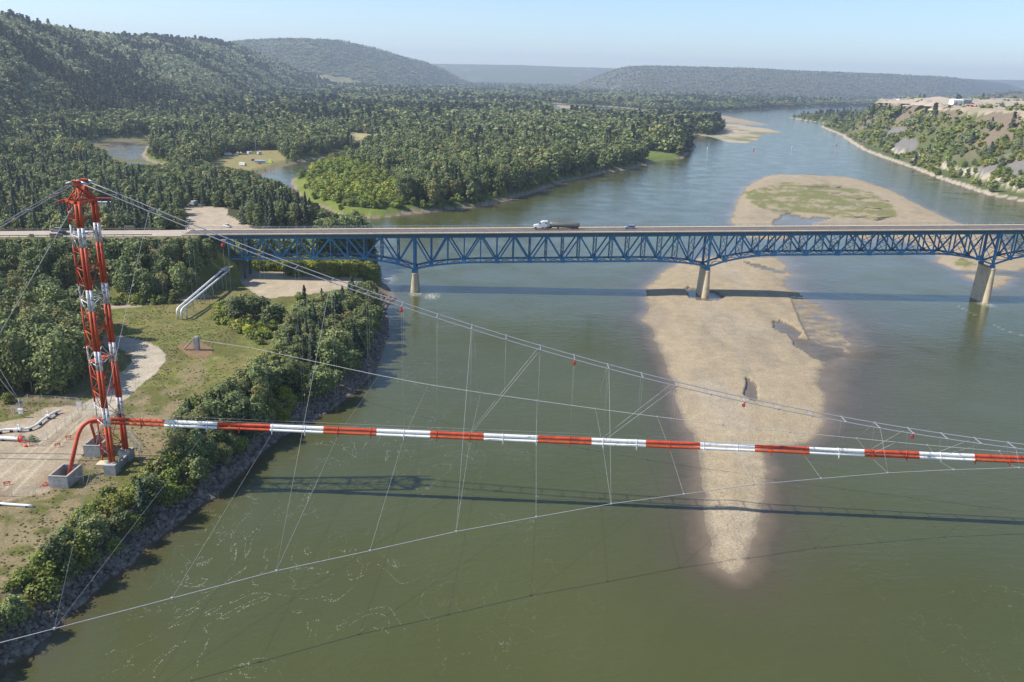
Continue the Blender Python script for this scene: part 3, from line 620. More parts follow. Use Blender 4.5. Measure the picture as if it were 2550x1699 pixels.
for i, z in enumerate(lv):
    for A, B in ((N_, R_), (R_, T_), (T_, N_)): seg(m, (*A, z), (*B, z+.001), .105, 6)
    if i+1 < len(lv):
        z2 = lv[i+1]; zm = (z+z2)/2
        for A, B in ((N_, R_), (R_, T_), (T_, N_)):
            ctr = ((A[0]+B[0])/2, (A[1]+B[1])/2)
            if A is N_:
                seg(m, (*A, z), (*ctr, zm), .08, 6); seg(m, (*ctr, zm), (*B, z), .08, 6); seg(m, (*A, z2), (*ctr, zm), .08, 6); seg(m, (*ctr, zm), (*B, z2), .08, 6)
            else:
                seg(m, (*A, z), (*B, zm), .075, 6); seg(m, (*B, zm), (*A, z2), .075, 6); seg(m, (*A, zm), (*B, zm+.001), .06, 6)
tb(m, 'lattice_bracing')
m = MB(); SZ = 70.2
for (ax, ay) in (N_, R_, T_, (TX+1.2, TY-3.3), (TX+1.2, TY+3.3)):
    for sy in (-1.5, 1.5): m.tube([(ax, ay, ztop), (TX, TY+sy, SZ-1.0)], .17, 6)
for A, B in (((TX+1.3, TY-3.6), (TX+1.3, TY+3.6)), ((TX+1.3, TY-3.6), (TX-3.9, TY)), ((TX-3.9, TY), (TX+1.3, TY+3.6)), ((TX-3.9, TY-2.4), (TX-3.9, TY+2.4))): m.beam((*A, ztop+.2), (*B, ztop+.2), .3, .4)
m.beam((TX+.6, TY+3.4, ztop+.35), (TX+4.4, TY+3.6, ztop+.35), .5, .12)
tb(m, 'cap_frame')
for sy in (-1.5, 1.5):
    m = MB(); m.box((TX, TY+sy, SZ-.4), (1.3, .7, .9)); m.box((TX, TY+sy, SZ+.15), (1.6, .9, .14)); m.tube([(TX, TY+sy-.4, SZ-.2), (TX, TY+sy+.4, SZ-.2)], .4, 10)
    tb(m, 'saddle', [M['red']])
m = MB()
for sy in (-1.5, 1.5):
    for sx in (-1, 1): m.tube([(TX+sx*.8, TY+sy, SZ-.02), (TX+sx*2.2, TY+sy, SZ-.45)], .2, 8)
tb(m, 'cable_clamp', [M['galv']])
m = MB(); m.box((TX-1.0, TY, TB+23.5), (2.5, 4.5, .1)); tb(m, 'platform', [M['red']])
# footing
ft = empty('tower_footing', (TX, TY, 5)); tag(ft, 'long narrow concrete footing wall under the red and white tower', 'footing')
def fb(m, nm, mats): o = m.build(nm, mats, ft); o.matrix_parent_inverse = Matrix.Translation((-TX, -TY, -5)); return o
m = MB()
for ly in (-3.6, 3.6): m.box((TX+.55, TY+ly, 6.0), (2.6, 2.4, 4.0))
m.box((TX+.9, TY, 5.2), (.6, 4.8, 3.6)); fb(m, 'wall', M['pit'])
m = MB(); m.box((TX-3.4, TY-.3, 5.9), (1.9, 2.3, .9)); fb(m, 'pad', M['curb'])
m = MB(); 
for ly in (-3.3, 3.3):
    for dx in (-.6, .6): m.tube([(TX+.55+dx, TY+ly, 7.95), (TX+.55+dx, TY+ly, 8.25)], .62, 12)
m.tube([(TX+.55, TY-1.5, 7.2), (TX+1.4, TY-.4, 7.7), (TX+.8, TY+1, 7.3)], .25, 6); fb(m, 'base_plate', M['brown'])
# pipes
pl = empty('pipeline_span', (TX, TY, 17)); tag(pl, 'pair of red and white banded pipes hung across the river', 'pipeline')
def pb(m, nm, mats): o = m.build(nm, mats, pl); o.matrix_parent_inverse = Matrix.Translation((-TX, -TY, -17)); return o
BAND0 = atY(413, 1070, 168.3)[0]; BL = (atY(2427, 1137, 163.4)[0]-BAND0)/15; print('band', BL)
def pipeband(X):
    return (int(math.floor((X-BAND0)/BL)) % 2 == 0) and X > BAND0     # white first
XR = 140.0
xs = [TX+4]; X = BAND0
while X < XR: xs.append(X); X += BL
for r, dy, dz, nm in ((.41, .25, 0.0, 'large_pipe'), (.30, -.30, -.74, 'small_pipe')):
    m = MB()
    Z = 17.0+dz
    for a, b_ in zip(xs[:-1], xs[1:]):
        m.tube([(a, PYX(a)+dy, Z), (b_, PYX(b_)+dy, Z)], r, 14, mi=1 if pipeband((a+b_)/2) else 0, cap=False)
    pb(m, nm, [M['red2'] if nm == 'large_pipe' else M['red'], M['wht']])
XC = [6.1+7.4*j for j in range(-12, 19)]
for X in XC:
    m = MB(); w = pipeband(X); mm = [M['wht'] if w else M['red']]; Y = PYX(X)
    m.tube([(X-.1, Y+.25, 17), (X+.1, Y+.25, 17)], .48, 14); m.tube([(X-.1, Y-.30, 16.26), (X+.1, Y-.30, 16.26)], .37, 12)
    m.beam((X, Y-.7, 17.0), (X, Y-.7, 15.8), .12); m.beam((X, Y+.8, 17.0), (X, Y+.8, 15.8), .12); m.beam((X, Y-.8, 15.85), (X, Y+.9, 15.85), .14, .2); m.beam((X, Y-.7, 15.8), (X, Y-.7, 15.4), .2, .1)
    pb(m, 'support_bracket', mm)
# cables
cn = empty('cable_net', (TX, TY, 70)); tag(cn, 'grey suspension and wind cables holding the banded pipeline above the river', 'cables')
def cb(m, nm, mats, par=None): o = m.build(nm, mats, cn); o.matrix_parent_inverse = Matrix.Translation((-TX, -TY, -70)); return o
mp = np.array([(206, 457), (466, 567), (558, 605), (1007, 760), (1092, 790), (1177, 816), (1348, 867), (1431, 890), (1516, 912), (1853, 992), (2265, 1066), (2550, 1100)], float)
pts = np.array([atY(u, v, 166) for u, v in mp]); co = np.polyfit(pts[1:, 0], pts[1:, 2], 2)
mz = lambda X: float(np.polyval(co, X))
print('main cable', co, [round(float(mz(p[0])-p[2]), 2) for p in pts], 'low at', -co[1]/2/co[0])
for sy in (-1.5, 1.5):
    m = MB(); P = []; X = TX+.5
    while X < 150:
        t = ss(np.array((X-TX)/20.)); Z = (1-t)*(SZ+.05+(mz(TX+20)-SZ)*(X-TX)/20.)+t*mz(X)
        P.append((X, PYX(X)+sy*(1.0), Z)); X += 5
    for o_ in (-.09, .09): m.tube([(p[0], p[1]+o_, p[2]) for p in P], .078, 6)
    a = Vector((TX-.5, TY+sy, SZ)); e = atY(0, 567 if sy > 0 else 560, TY+sy); d = (Vector(e)-a); e2 = a+d*5.4
    for o_ in (-.09, .09): m.tube([(a.x, a.y+o_, a.z), (e2.x, e2.y+o_, e2.z)], .085, 6)
    cb(m, 'main_cable', M['cable'])
for t in (.28, .62, 1.0):
    m = MB(); p = a+d*t; m.beam((p.x, p.y-3.2, p.z), (p.x, p.y+.2, p.z), .3, .3); cb(m, 'cable_spacer', M['greyp'])
for X in XC:
    m = MB(); Z = mz(X) if X > -70 else mz(X); Y = PYX(X)
    m.beam((X, Y-1.6, Z), (X, Y+1.6, Z), .10, .14); m.beam((X, Y-1.5, Z-.18), (X, Y-1.5, Z+.18), .3, .24); m.beam((X, Y+1.5, Z-.18), (X, Y+1.5, Z+.18), .3, .24)
    cb(m, 'cable_spacer', M['galv'] if X > -30 else M['greyp'])
for X in XC:
    Y = PYX(X); m = MB(); m.tube([(X, Y-1.5, mz(X)), (X, Y-.7, 17.0)], .012, 4); m.tube([(X, Y+1.5, mz(X)), (X, Y+.8, 17.0)], .012, 4); cb(m, 'hanger', M['thin'])
for u in (558, 1007, 1431, 1853, 2270):
    j = min(XC, key=lambda q: abs(pix(q, 166, mz(q))[0]-u)); m = MB(); m.ball((j-.1, PYX(j)-1.2, mz(j)-.9), .42, 14); m.tube([(j, PYX(j)-1.3, mz(j)-.5), (j, PYX(j)-1.3, mz(j)+.3)], .1, 6); cb(m, 'marker_ball', M['ball'])
WF = [(135, 1566), (428, 1490), (688, 1422), (921, 1372), (1136, 1324), (1335, 1288), (1522, 1255), (1703, 1231), (1876, 1207), (2045, 1192), (2211, 1178), (2375, 1170), (2539, 1165)]
nf = [atX(u, v, 6.1+14.8*(i-5)) for i, (u, v) in enumerate(WF) if abs(6.1+14.8*(i-5)) > 12]
nf = []
for i, (u, v) in enumerate(WF):                      # wind cable nodes stand in the planes of every second bracket
    zc = np.interp(i, [0, 5, 12], [12.3, 14.6, 16.4]); p = at(u, v, zc); nf.append(p)
WR = [(500, 848), (622, 866), (944, 935), (1067, 958), (1197, 978), (1337.5, 998), (1483, 1018), (1637, 1038), (1800, 1058), (1967, 1076), (2134, 1092), (2310, 1109), (2490, 1124)]
nr = [at(u, v, np.interp(i, [0, 2, 12], [9.0, 13.0, 16.4])) for i, (u, v) in enumerate(WR)]
print('front nodes', [tuple(np.round(p, 1)) for p in nf]); print('rear nodes', [tuple(np.round(p, 1)) for p in nr])
for nodes, nm in ((nf, 'near'), (nr, 'far')):
    P = [Vector(p) for p in nodes]
    if nm == 'near': P = [P[0]+(P[0]-P[1])*3.0]+P
    P.append(P[-1]+(P[-1]-P[-2])*1.5)
    m = MB(); m.tube(P, .07, 6); cb(m, 'wind_cable', M['thin'])
    for p in (nodes if nm == 'near' else nodes[2:]):
        j = min(XC, key=lambda q: abs(q-p[0])); Yj = PYX(j); m = MB()
        m.tube([p, (j, Yj+(-.7 if nm == 'near' else .8), 15.6)], .026, 4); m.box((p[0], p[1], p[2]), (.35, .3, .3)); cb(m, 'wind_tie', M['thin'])
for i, p in enumerate(nf):
    if i % 2 == 0 or i == 12:
        j = XC[0] if i == 0 else min(XC, key=lambda q: abs(q-p[0])); 
        if i == 0: j = XC[1]
        m = MB(); m.tube([p, (j, PYX(j)-1.5, mz(j))], .032, 4); cb(m, 'wind_tie', M['thin'])
for i, p in enumerate(nr):
    if i in (2, 4, 6, 8, 10, 12):
        j = min(XC, key=lambda q: abs(q-p[0])); m = MB(); m.tube([p, (j, PYX(j)+1.5, mz(j))], .026, 4); cb(m, 'wind_tie', M['thin'])
for (u1, u2) in ((1343, 1177), (1682, 1510), (2265, 2185), (2430, 2350)):
    a_ = min(XC, key=lambda q: abs(pix(q, 166, mz(q))[0]-u1)); b_ = min(XC, key=lambda q: abs(pix(q, 166, 17)[0]-u2))
    for sy in (-1.5, 1.5):
        m = MB(); m.tube([(a_, PYX(a_)+sy, mz(a_)), (b_, PYX(b_)+sy*.6, 17.3)], .045, 4); cb(m, 'diagonal_stay', M['thin'])
m = MB(); a = Vector((TX-.5, TY-3.3, ztop-.6)); e = Vector(atY(0, 830, TY+6)); m.tube([a, a+(e-a)*2.4], .08, 5); m.ball(a+(e-a)*.04, .3, 8); cb(m, 'back_stay', M['thin'])
for z_ in (17.9,):
    m = MB(); m.tube([(X, PYX(X)+1.2, z_) for X in (TX+3, 0, 140)], .02, 4); m.tube([(X, PYX(X)-.9, z_+.3) for X in (TX+3, 0, 140)], .02, 4); cb(m, 'hand_line', M['thin'])
# ------------------------------------------------------------------ small things on the ground
print('terrace', gnd(2380, 262), gnd(2267, 276), gnd(2470, 264), gnd(2540, 298))
def put(o, p, rz=0.0, sc=None):
    o.location = p; o.rotation_euler = (0, 0, rz)
    if sc: o.scale = sc if isinstance(sc, tuple) else (sc,)*3
    return o
# concrete pipe pits
def pit(FL, FR, BR, z0, z1, label):
    a = Vector(at(*FL, z1)); b = Vector(at(*FR, z1)); c = Vector(at(*BR, z1)); w = (b-a).length; dp = (c-b).length
    rz = math.atan2((b-a).y, (b-a).x); ud = Vector((-math.sin(rz), math.cos(rz), 0)); t = .35; h = z1-z0+1
    m = MB()
    m.box((w/2, t/2, -h/2), (w, t, h)); m.box((w/2, dp-t/2, -h/2), (w, t, h)); m.box((t/2, dp/2, -h/2), (t, dp-2*t, h)); m.box((w-t/2, dp/2, -h/2), (t, dp-2*t, h)); m.box((w/2, dp/2, -h+.3), (w-2*t, dp-2*t, .2))
    o = m.build('concrete_pit', M['pit']); o.location = a; o.rotation_euler = (0, 0, rz)
    m = MB()
    for cx, cy, sx, sy in ((w/2, t/2, w+.06, t+.06), (w/2, dp-t/2, w+.06, t+.06), (t/2, dp/2, t+.06, dp-2*t-.06), (w-t/2, dp/2, t+.06, dp-2*t-.06)): m.box((cx, cy, .03), (sx, sy, .055))
    m.build('rim', M['concrete'], o); tag(o, label, 'pit', 'concrete pits the pipes dive into')
    return a + Vector((math.cos(rz), math.sin(rz), 0))*w/2 + ud*dp/2
c1_ = pit((119, 1186), (166.5, 1188), (204, 1157), 5.2, 8.3, 'open grey concrete pit nearest the camera with the large orange pipe dropping into it')
c2_ = pit((206, 1110), (247, 1111), (279, 1082), 5.2, 8.3, 'open grey concrete pit behind the tower with the smaller orange pipe bending into it')
print('pits', c1_, c2_)
def pipe_bent(r, dy, dz, P2, rad, name):
    Z = 17+dz; P0 = Vector((TX+4, PYX(TX+4)+dy, Z)); P1 = Vector((TX-6.9 if r > .4 else TX-5.0, TY+.1, Z)); m = MB(); c = [P0]
    A = P1+(P0-P1).normalized()*rad; B = P1+(P2-P1).normalized()*rad
    for i in range(9): t = i/8; c.append(A*(1-t)**2+P1*2*t*(1-t)+B*t*t)
    c.append(P2); m.tube(c, r, 14); pb(m, name, [M['red2'] if r > .4 else M['red']])
pipe_bent(.42, .25, 0, Vector((c1_.x+.2, c1_.y+.5, 6.2)), 4.6, 'pipe_bend'); pipe_bent(.31, -.30, -.74, Vector((c2_.x-.5, c2_.y+.5, 6.4)), 1.6, 'pipe_bend')
# fences
def fence(P, label, z=5.4, h=2.2, gap=3.0, mt='galv'):
    root = empty('chain_link_fence', tuple(at(*P[0], z))); tag(root, label, 'fence', 'chain link fences round the valve yard'); W = [Vector(at(u, v, z)) for u, v in P]; o0 = W[0].copy()
    rm = MB(); done = set()
    for a, b in zip(W[:-1], W[1:]):
        L = (b-a).length; n = max(1, int(L/gap))
        for i in range(n+1):
            q = a.lerp(b, i/n)-o0; ky = (round(q.x, 1), round(q.y, 1))
            if ky in done: continue
            done.add(ky); pm = MB(); pm.tube([q, q+Vector((0, 0, h))], .05, 5); pm.build('post', M[mt], root)
        up = Vector((0, 0, 1))
        for f, w in ((1, .05), (.03, .02)): rm.beam(a-o0+up*h*f, b-o0+up*h*f, w)
        k = 0; st_ = .45; n2 = int(L/st_)
        for i in range(n2):
            q = a.lerp(b, i/n2)-o0; q2 = a.lerp(b, min(1, (i+4)/n2))-o0
            rm.beam(q, q2+up*h, .012); rm.beam(q+up*h, q2, .012)
    rm.build('mesh', M['galv'], root)
fence([(71, 1003), (140, 1006), (194, 1010)], 'chain link fence with a pale top rail along the far side of the valve yard')
fence([(31, 1036), (71, 1001)], 'short chain link fence beside the white electrical box')
fence([(230, 1012), (163, 1062), (95, 1112), (40, 1100)], 'chain link fence running along the dirt road past the white pipes')
fence([(-40, 1236), (31, 1239), (90, 1238), (134, 1219), (210, 1208), (251, 1196)], 'chain link fence between the near pit and the grass bank')
fence([(306, 1075), (352, 1130), (348, 1145)], 'pale chain link fence panel sloping down to the right of the tower')
root = empty('yard_gate', tuple(at(198, 1019, 5.5))); tag(root, 'grey metal gate with a white sign across the dirt road', 'gate')
m = MB()
for x in (-.6, .8, 7.0): m.tube([(x, 0, 0), (x, 0, 2.2)], .07, 6)
for z_ in (.6, 1.2, 2.1): m.beam((.8, 0, z_), (7, .2, z_), .06)
m.build('frame', M['galv'], root); m = MB(); m.box((.1, -.06, 1.3), (1.3, .05, 1.5)); m.build('sign_board', M['white'], root)
# white valve-yard pipes
def yard_pipe(px, r, label, z=6.1, valves=(), vm='white', grp='white pipes in the valve yard'):
    W = [Vector(at(u/5.226, 960+v/5.226, z)) for u, v in px]; root = empty('yard_pipe', (W[0].x, W[0].y, 5.4)); tag(root, label, 'pipe', grp)
    o0 = Vector((W[0].x, W[0].y, 5.4)); L = []
    for a, b in zip(W[:-1], W[1:]):
        for i in range(4): L.append(a.lerp(b, i/4)-o0)
    L.append(W[-1]-o0); S_ = [L[0]]+[(L[i-1]+L[i]*2+L[i+1])/4 for i in range(1, len(L)-1)]+[L[-1]]
    m = MB(); m.tube(S_, r, 12); m.build('pipe_run', M['white'], root)
    m = MB()
    for i in range(2, len(S_)-1, 5): m.box((S_[i].x, S_[i].y, .25), (.3, .9, .6))
    m.build('supports', M['dark'], root)
    for k in valves:
        p = S_[k]; m = MB(); m.ball(p, r*1.7, 10); m.tube([p+Vector((-.5, 0, 0)), p+Vector((-.35, 0, 0))], r*1.8, 10); m.tube([p+Vector((.35, 0, 0)), p+Vector((.5, 0, 0))], r*1.8, 10)
        m.tube([p, p+Vector((0, 0, 1.3))], .1, 6); m.tube([p+Vector((-.4, 0, 1.3)), p+Vector((.4, 0, 1.3))], .07, 6); m.build('valve', M[vm], root)
yard_pipe([(-60, 600), (60, 575), (170, 570), (250, 572), (370, 562), (470, 520), (570, 430), (650, 385), (730, 340), (785, 325)], .30, 'curving white pipe with a valve, farthest in the gravel yard', valves=(12, 27))
yard_pipe([(-60, 678), (150, 690), (320, 697)], .45, 'thick straight white pipe ending in a red valve', valves=(7,), vm='ball')
yard_pipe([(-100, 1528), (120, 1548), (430, 1568)], .28, 'white pipe lying on the grass at the bottom left edge of the yard', z=5.9, valves=(1,), vm='dark')
root = empty('electrical_box', tuple(at(54.5, 1037, 5.5))); tag(root, 'white electrical box on a thin leaning pole in the gravel yard', 'electrical box')
m = MB(); m.tube([(0, 0, 0), (-.2, 0, 5.0)], .09, 6); m.build('pole', M['galv'], root); m = MB(); m.box((0, -.25, 1.5), (1.1, .4, 1.2)); m.box((0, -.25, 2.14), (1.25, .55, .06)); m.build('cabinet', M['white'], root)
m = MB(); m.tube([(-.2, 0, 4.9), (-6, 6, 6.6), (-14, 14, 10)], .03, 4); m.tube([(-.2, 0, 4.5), (-6, 5, 5.8), (-14, 12, 9)], .03, 4); m.build('wires', M['thin'], root)
for u, v, lab in ((144, 1113, 'small orange barrier beside the middle of the dirt road'), (171, 1094, 'small orange barrier beside the dirt road near the gate'), (18, 1209, 'small orange barrier at the left edge near the bottom fence')):
    m = MB(); m.beam((-.5, 0, 0), (-.4, 0, 1), .09); m.beam((.5, 0, 0), (.4, 0, 1), .09); m.beam((-.7, 0, .85), (.7, 0, .85), .06, .2); m.beam((-.7, 0, .5), (.7, 0, .5), .06, .15)
    o = m.build('safety_barrier', M['ball']); put(o, at(u, v, 5.45), .5); tag(o, lab, 'barrier', 'small orange barriers along the dirt road')
m = MB()
for i in range(22): a = RNG.random(2)*2.2; m.beam((a[0], a[1], .1), (a[0]+random.uniform(-.7, .7), a[1]+random.uniform(-.7, .7), random.uniform(.1, .5)), .12)
o = m.build('debris_heap', M['red']); put(o, at(100, 1214, 5.45)); tag(o, 'low heap of orange red scrap beside the near concrete pit', 'scrap heap')
m = MB()
for i in (-.9, 0, .9): m.tube([(i, 0, 0), (i, 0, 1.3)], .06, 6)
m.tube([(-1, 0, 1.25), (1, 0, 1.25)], .08, 6); m.tube([(-.3, -.1, .15), (.3, -.1, .15)], .3, 10); m.tube([(1, 0, .2), (2.6, .3, .4)], .1, 6)
o = m.build('valve_stand', M['ball']); put(o, at(65, 1112, 5.45)); tag(o, 'small red pipe stand in front of the thick white pipe', 'pipe stand')
# wind cable anchor
root = empty('cable_anchor', tuple(at(491, 870, 5.5))); tag(root, 'concrete anchor post with a sloping strut on bare soil holding the far wind cable', 'anchor')
m = MB(); m.box((0, 0, 1.8), (1.5, 1.4, 4.6)); m.build('post', M['pit'], root); m = MB(); m.beam((-.5, 0, 4.0), (-3.9, -.6, .2), 1.1, .5); m.build('strut', M['curb'], root)
m = MB(); m.box((.1, 0, 4.25), (1.0, .8, .35)); m.build('cable_socket', M['galv'], root)
# insulated pipes rising on a trestle to the bridge
root = empty('pipe_trestle', tuple(at(448, 796, 5.4))); o0 = Vector(root.location); tag(root, 'pair of pale pipes rising from the grass on steel bents to the bridge end', 'pipe trestle')
ends = []
for b_, e_ in (((443, 795), (556, 671)), ((453.6, 797), (564, 678))):
    p0 = Vector(at(*b_, 5.3)); p1 = Vector((p0.x, p0.y, 9.2)); p2 = Vector(atY(*e_, 340)); q1 = p1.lerp(p0, .25); q2 = p1.lerp(p2, .05); c = [p0, q1]
    for i in range(1, 6): t = i/6; c.append(q1*(1-t)**2+p1*2*t*(1-t)+q2*t*t)
    c += [q2, p2, p2+(p2-p1).normalized()*8]; m = MB(); m.tube([x-o0 for x in c], .37, 12); m.build('pipe', M['wht'], root); ends.append((p1, p2))
p0 = Vector(at(466, 794, 5.3)); m = MB(); m.tube([x-o0 for x in (p0, p0+Vector((0, 0, 2.6)), p0+Vector((-.5, 0, 3.4)), p0+Vector((-1.6, 0, 3.7)))], .32, 10); m.build('pipe', M['white'], root)
A = (ends[0][0]+ends[1][0])/2; B = (ends[0][1]+ends[1][1])/2
for t in (.2, .42, .62, .85, 1.03):
    c = A.lerp(B, t); g = hgt(c.x, c.y); m = MB(); z1 = c.z-.45; w = 1.5
    for sx in (-w, w): m.beam(Vector((c.x+sx, c.y, g-.5))-o0, Vector((c.x+sx*.8, c.y, z1))-o0, .22)
    m.beam(Vector((c.x-w, c.y, g))-o0, Vector((c.x+w, c.y, z1))-o0, .1); m.beam(Vector((c.x+w, c.y, g))-o0, Vector((c.x-w, c.y, z1))-o0, .1); m.beam(Vector((c.x-w, c.y, z1))-o0, Vector((c.x+w, c.y, z1))-o0, .25)
    m.build('support_bent', M['galv'], root)
c = Vector(atY(566, 667, 344)); m = MB(); m.box(Vector(c)-o0+Vector((0, 0, .1)), (3.2, 11, .22)); m.build('platform', M['curb'], root)

# ------------------------------------------------------------------ vehicles
def wheel(root, x, y, r, w=.25):
    m = MB(); m.tube([(x, y-w/2, r), (x, y+w/2, r)], r, 14); o = m.build('wheel', M['dark'], root); m = MB(); m.tube([(x, y-w/2-.01, r), (x, y+w/2+.01, r)], r*.55, 10); m.build('rim', M['greyp'], o); return o
def car(kind, paint, loc, rz, label, group=None, cat=None):
    root = empty({'pickup': 'pickup_truck', 'suv': 'parked_car', 'van': 'van', 'car': 'parked_car'}[kind], loc, rz)
    tag(root, label, cat or {'pickup': 'pickup', 'van': 'van'}.get(kind, 'car'), group)
    if kind == 'pickup': body = [(-2.8, .45), (2.75, .45), (2.85, .75), (2.75, 1.05), (1.35, 1.18), (-2.8, 1.18)]; cab = [(-.75, 1.16), (1.3, 1.16), (.65, 1.82), (-.55, 1.85)]; L = 1.75
    elif kind == 'van': body = [(-2.7, .45), (2.6, .45), (2.7, .8), (2.55, 1.1), (1.7, 1.3), (-2.7, 1.3)]; cab = [(-2.65, 1.28), (1.75, 1.28), (1.1, 2.1), (-2.5, 2.2)]; L = 1.7
    else: body = [(-2.4, .4), (2.3, .4), (2.42, .7), (2.2, 1.0), (1.1, 1.12), (-2.4, 1.12)]; cab = [(-2.3, 1.1), (1.15, 1.1), (.45, 1.72), (-1.95, 1.75)]; L = 1.5
    m = MB(); m.prism(body, -.95, .95); m.build('body', M[paint], root)
    m = MB(); m.prism(cab, -.8, .8); m.build('windows', M['glass'], root)
    zt = max(z for _, z in cab); m = MB(); xa = [x for x, z in cab if z > zt-.1]; m.box(((min(xa)+max(xa))/2, 0, zt+.02), (max(xa)-min(xa)+.1, 1.62, .07))
    for x in (min(xa), sum(xa)/2, max(xa)-.05):
        for y in (-.8, .8): m.box((x, y, (1.1+zt)/2), (.09, .04, zt-1.1))
    m.build('roof', M[paint], root)
    if kind == 'pickup': m = MB(); m.box((-1.8, 0, 1.19), (1.8, 1.6, .03)); m.build('bed', M['dark'], root)
    for y in (-.62, .62): m = MB(); m.box((max(x for x, z in body)-.04, y, .8), (.08, .4, .18)); m.build('headlight', M['white'], root)
    for x in (-L, L):
        for y in (-.88, .88): wheel(root, x, y, .38)
    return root
RB = math.atan2(GDY, GDX)
def onroad(u, n, dz=-.28):
    s = -200.0
    for _ in range(30):
        p = bp_(s, n, deckz(s)+dz); e = u-pix(*p)[0]; s += e/5.4
    p = bp_(s, n, deckz(s)+dz); return p
tk = empty('tanker_truck', onroad(1384, 7.6), RB+math.pi); tag(tk, 'long grey tanker truck with a white cab driving across the blue bridge', 'truck')
P = lambda m, nm, ma: m.build(nm, ma, tk)
m = MB(); n_ = 18
for x, rr in ((-10.6, .75), (-10.3, 1.05), (-10.2, 1.1), (2.4, 1.1), (2.5, 1.05), (2.8, .75)): pass
m.tube([(-10.7, 0, 2.35), (-10.4, 0, 2.35), (-10.2, 0, 2.35), (2.3, 0, 2.35), (2.5, 0, 2.35), (2.8, 0, 2.35)], 1.1, 18, radii=[.7, 1.03, 1.14, 1.14, 1.03, .7]); P(m, 'tank', M['silver'])
m = MB(); m.box((-3, 0, 3.52), (12, .7, .06)); m.box((-2.5, 0, 3.66), (5, .5, .22)); P(m, 'walkway', M['brown'])
m = MB(); m.box((-3.5, 0, 1.15), (13, .9, .25)); m.box((6, 0, .95), (8.5, .9, .3)); m.box((-1.0, .9, .9), (.5, .4, 1)); m.box((-1, -.9, .9), (.5, .4, 1)); P(m, 'chassis', M['dark'])
m = MB(); m.box((5.1, 0, 2.45), (2.1, 2.3, 2.6)); m.prism([(6.1, 1.1), (8.0, 1.1), (7.9, 2.4), (6.9, 3.3), (6.1, 3.75)], -1.1, 1.1); P(m, 'cab', M['white'])
m = MB(); m.prism([(7.9, .9), (10.0, .8), (10.1, 1.5), (9.7, 2.0), (7.9, 2.35)], -.8, .8); P(m, 'hood', M['white'])
m = MB(); m.prism([(7.1, 2.5), (7.93, 2.45), (7.05, 3.25)], -1.115, 1.115); m.prism([(4.3, 2.6), (4.9, 2.6), (4.9, 3.3), (4.3, 3.3)], -1.16, 1.16); P(m, 'windows', M['glass'])
m = MB(); m.box((3.97, 0, 2.5), (.1, 2.2, 2.4)); P(m, 'sleeper_back', M['greyp'])
for y in (-1.1, 1.1): m = MB(); m.tube([(3.9, y, 1), (3.9, y, 4.1)], .1, 8); P(m, 'exhaust', M['silver']); m = MB(); m.tube([(5.6, y*1.02, .85), (7.4, y*1.02, .85)], .36, 10); P(m, 'fuel_tank', M['silver']); m = MB(); m.prism([(8.3, .9), (8.5, 1.25), (9.6, 1.25), (9.9, .8), (9.7, 1.4), (8.4, 1.5)], y-.25*np.sign(y), y+.12*np.sign(y)); P(m, 'fender', M['white'])
for x in (9.1, 4.2, 2.9, -7.2, -8.5, -9.8):
    for y in (-1.05, 1.05): wheel(tk, x, y, .5, .45)
for x in (-7.2, -9.1): 
    for y in (-1.1, 1.1): m = MB(); m.box((x, y, 1.12), (2, .4, .08)); P(m, 'mudguard', M['silver'])
car('suv', 'carblue', onroad(1568, 7.8), RB+math.pi, 'silver blue car following the tanker truck across the blue bridge')
car('pickup', 'white', onroad(203, 4.2), RB, 'white pickup on the highway approach seen through the tower')
car('suv', 'greyp', onroad(141, 10), RB+math.pi, 'grey car on the far lane of the highway left of the tower'); car('car', 'darkp', onroad(160, 1.2), RB, 'dark car on the near lane of the highway left of the tower')
def rv(loc, rz, label, L=7.0, group=None, awn=None, motor=False):
    root = empty('camper_trailer', loc, rz); tag(root, label, 'camper', group)
    m = MB(); m.prism([(-L/2, .6), (L/2-.5, .6), (L/2, 1.3), (L/2-.15, 2.75), (L/2-.5, 3.05), (-L/2, 3.05)], -1.2, 1.2); m.build('body', M['white'], root)
    m = MB()
    for x in np.arange(-L/2+1, L/2-.8, 1.7): m.box((x, 0, 2.0), (.8, 2.43, .6))
    if motor: m.prism([(L/2-.4, 1.5), (L/2+.01, 1.5), (L/2-.1, 2.4), (L/2-.5, 2.4)], -1.05, 1.05)
    m.build('windows', M['glass'], root); m = MB(); m.box((0, 0, 1.05), (L-.6, 2.44, .14)); m.build('stripe', M['greyp'], root)
    m = MB(); m.box((-L*.2, 0, 3.15), (.9, .9, .25)); m.box((L*.2, 0, 3.12), (.5, .5, .18)); m.build('roof_vents', M['greyp'], root)
    if awn: m = MB(); m.prism([(-L/2+.5, 2.75), (L/2-1, 2.75), (L/2-1, 2.8), (-L/2+.5, 2.8)], -3.4, -1.2); m.build('awning', M[awn], root)
    for x in (-.8, .3):
        for y in (-1.1, 1.1): wheel(root, x, y, .38)
    return root
g1 = 'campers in the clearing beside the side channel'
rv(gnd(568, 388), .3, 'white camper at the left end of the campground clearing', 7.5, g1); rv(gnd(622, 384), 1.2, 'white camper left of the tall light pole', 6.5, g1); rv(gnd(646, 385), 1.3, 'white camper just right of the tall light pole', 6.5, g1)
rv(gnd(605, 413), -.6, 'white motorhome nearest the trees at the front of the campground', 8.5, g1, motor=True); rv(gnd(648, 407), .05, 'long white trailer with a blue awning on the campground', 10.5, g1, 'teal')
car('suv', 'darkp', gnd(632, 401), .1, 'black car behind the long white trailer on the campground'); 
